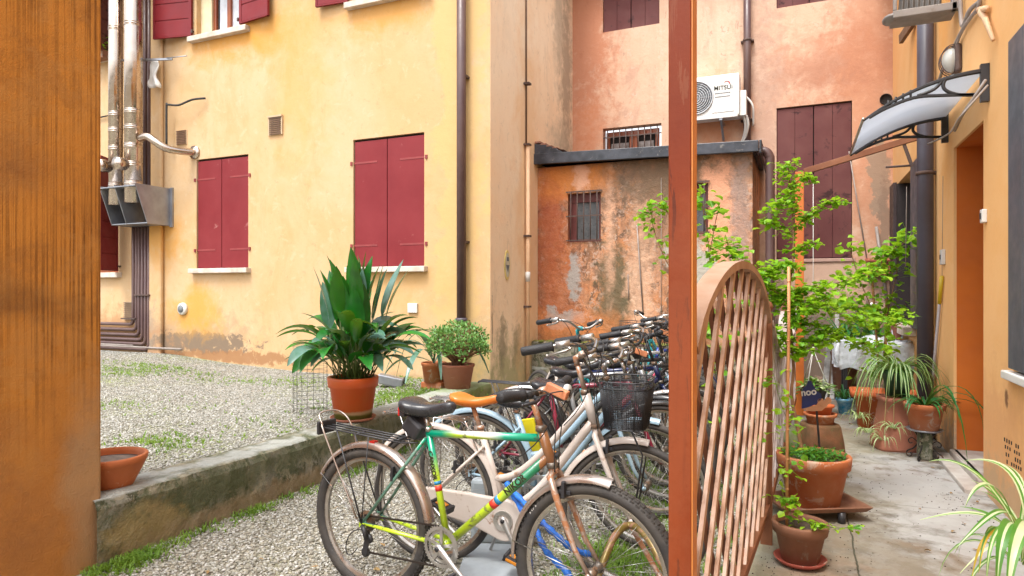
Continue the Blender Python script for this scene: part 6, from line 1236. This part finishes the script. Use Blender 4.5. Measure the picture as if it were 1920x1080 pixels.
# old outdoor unit high on the wall
q=atX(1800,18,1.15); un=thing('awning_frame','old grey metal bracket box with corrugated panel high on the orange wall','wall box',(1.15,q.y,q.z)); b=MB(); zb=q.z
b.box(-.46,-.02,-.03,.22,.0,.06); b.box(-.46,-.43,-.03,.0,.06,.75); b.box(-.06,-.0,-.03,.03,.0,.75); b.ball((-.46,.09,.03),.07,12,0,(1,1.7,.45)); b.build('frame', mat('dull grey metal',(.30,.27,.25),.6,.3,rust=(.2,.15,.12)), un, bevel=.006)
b=MB(); vs=[]; N=40
for i in range(N+1): x=-.42+.30*i/N; vs+= [(x,.01+.012*math.sin(i*1.3),.065),(x+.03,.02+.012*math.sin(i*1.3),.72)]
b.add(vs,[(2*i,2*i+2,2*i+3,2*i+1) for i in range(N)],0,True); b.build('corrugated_panel', mat('dirty corrugated sheet',(.13,.12,.11),.5,col2=(.07,.06,.055),scale=4), un)
b=MB(); b.beam(atX(1689,74,1.05)-Vector(un.location),atX(1712,40,1.12)-Vector(un.location),.04,.10); b.build('strut', m_ventm, un)
cb=thing('wall_cables','tangle of grey cables and conduit looping down the orange wall to the canopy','cable',(1.13,6,3)); b=MB(); g_=lambda px,py,o=1.12:atX(px,py,o)
b.tube(smooth([g_(1838,-30),g_(1836,10),g_(1822,30),g_(1808,50),g_(1790,85),g_(1770,125),g_(1758,160)],5),.014,7); b.tube(smooth([g_(1800,-30),g_(1802,30),g_(1806,48),g_(1818,20),g_(1834,5)],5),.016,7)
b.tube(smooth([g_(1812,40),g_(1802,60),g_(1792,90),g_(1786,105)],4),.010,6); b.tube(smooth([g_(1852,160,1.08),g_(1830,185,1.0),g_(1800,220,.9),g_(1780,250,.95),g_(1740,270,.9)],5),.007,6); b.tube(smooth([g_(1848,150,1.08),g_(1828,180,1.02),g_(1805,215,.98),g_(1790,245,1.05)],5),.010,6)
b.build('cable', m_cable, cb); b=MB(); b.tube([g_(1842,22),g_(1846,32),g_(1862,75)],[.03,.02,.012],8); b.tube([g_(1836,18),g_(1850,16)],.02,8); b.build('loose_conduit', m_peachpipe, cb)
b=MB(); b.cyl(atX(1768,330,1.145),atX(1766,560,1.145),.002,4); b.cyl(atX(1700,350,.9),atX(1698,500,.9),.003,4); b.build('string', m_cable, cb); settle(cb)
# ---------------------------------------------------------------- weeds, moss
def weeds(name, label, spots, seed, h=.05, m=None):
    random.seed(seed); b=MB()
    for cx,cy,rx,ry,n,zf in spots:
        for i in range(n):
            x=random.gauss(cx,rx); y=random.gauss(cy,ry); z_=zf(x,y); 
            for k in range(3):
                a=random.uniform(0,6.28); l=h*random.uniform(.4,1.3); w=.003*random.uniform(.7,1.6); dx,dy=math.cos(a),math.sin(a); o=Vector((x+random.uniform(-.012,.012),y+random.uniform(-.012,.012),z_))
                b.add([o+Vector((-dy*w,dx*w,0)),o+Vector((dy*w,-dx*w,0)),o+Vector((dx*l*.4+dy*w*.6,dy*l*.4-dx*w*.6,l*.6)),o+Vector((dx*l*.4-dy*w*.6,dy*l*.4+dx*w*.6,l*.6)),o+Vector((dx*l*.9,dy*l*.9,l*.75))],[(0,1,2,3),(3,2,4)])
            if random.random()<.5: leaf(b,o,(random.uniform(-1,1),random.uniform(-1,1),.5),(0,0,1),.022,.008)
    return tag(b.build(name, m or m_grass), label, 'weeds', kind='stuff')
zu=lambda x,y:zup(x,y)+.004
def spot(px,py,z,rx,ry,n,zf): p_=atZ(px,py,z); return (p_.x,p_.y,rx,ry,n,zf)
weeds('terrace_weeds','low green weeds growing through the terrace gravel',[spot(240,690,.43,.35,.2,260,zu),spot(310,685,.43,.5,.1,160,zu),spot(620,720,.32,.8,.2,200,zu),spot(770,740,.32,.25,.35,700,zu),spot(745,715,.32,.3,.25,350,zu),spot(310,830,.32,.18,.15,160,zu),spot(200,745,.4,.2,.15,60,zu),spot(520,800,.32,.3,.2,60,zu),spot(450,710,.35,.7,.15,160,zu),spot(700,760,.32,.3,.3,220,zu),spot(420,760,.33,.8,.4,60,zu)],51,.035)
weeds('wall_foot_weeds','bright green grass along the foot of the low wall',[(-3.2,2.32,.07,.12,420,zlow)]+[(-3.21,2.6+.28*k+random.uniform(-.1,.1),.03+.04*random.random(),.09,int(random.choice((30,90,160))/(1+.25*k)),zlow) for k in range(15)],52,.045)
weeds('yard_weeds','green weeds between the parked bicycles',[spot(1130,1050,0,.10,.2,380,zlow),spot(1060,700,0,.4,.5,400,zlow),spot(1195,890,0,.2,.3,380,zlow),spot(1180,1060,0,.12,.12,200,zlow),spot(1040,870,0,.2,.3,260,zlow),spot(640,870,0,.3,.2,40,zlow),spot(1230,960,0,.15,.4,320,zlow),(-3.2,8,.1,.3,160,zlow),(-.4,6,.1,1.5,500,zlow),(-.45,3,.1,.8,260,zlow)],53,.05)

# crumbs of soil and dry leaves round the pots and along the path edge
random.seed(77); b=MB()
for i in range(900):
    cx,cy,sg_=random.choice(((0,3.6,.16),(.1,4.4,.26),(.2,5.2,.25),(.85,6.3,.3),(-.1,5,.12),(.95,5,.15),(.4,4,.5),(.75,3,.2))); x,y=random.gauss(cx,sg_),random.gauss(cy,sg_*1.6)
    if -.24<x<1.1: b.ball((x,y,.052),random.uniform(.0015,.005),5,0,(1,random.uniform(.6,1.6),.6))
tag(b.build('soil_crumbs', m_soil),'dark crumbs of spilled soil scattered on the path around the pots','soil',kind='stuff')
b=MB()
for i in range(70):
    x,y=(random.uniform(-.2,1.05),random.uniform(2.8,8)) if i<30 else (random.uniform(-3.1,-.4),random.uniform(1.8,6)); z_=.056 if i<30 else .012
    leaf(b,(x,y,z_),(random.uniform(-1,1),random.uniform(-1,1),random.uniform(0,.2)),(random.uniform(-.3,.3),random.uniform(-.3,.3),1),random.uniform(.02,.045),random.uniform(.006,.013),0,.4)
tag(b.build('fallen_leaves', mat('dry brown leaf',(.22,.12,.05),.7,col2=(.30,.20,.07))),'dry brown leaves scattered on the path and the gravel','leaves',kind='stuff')
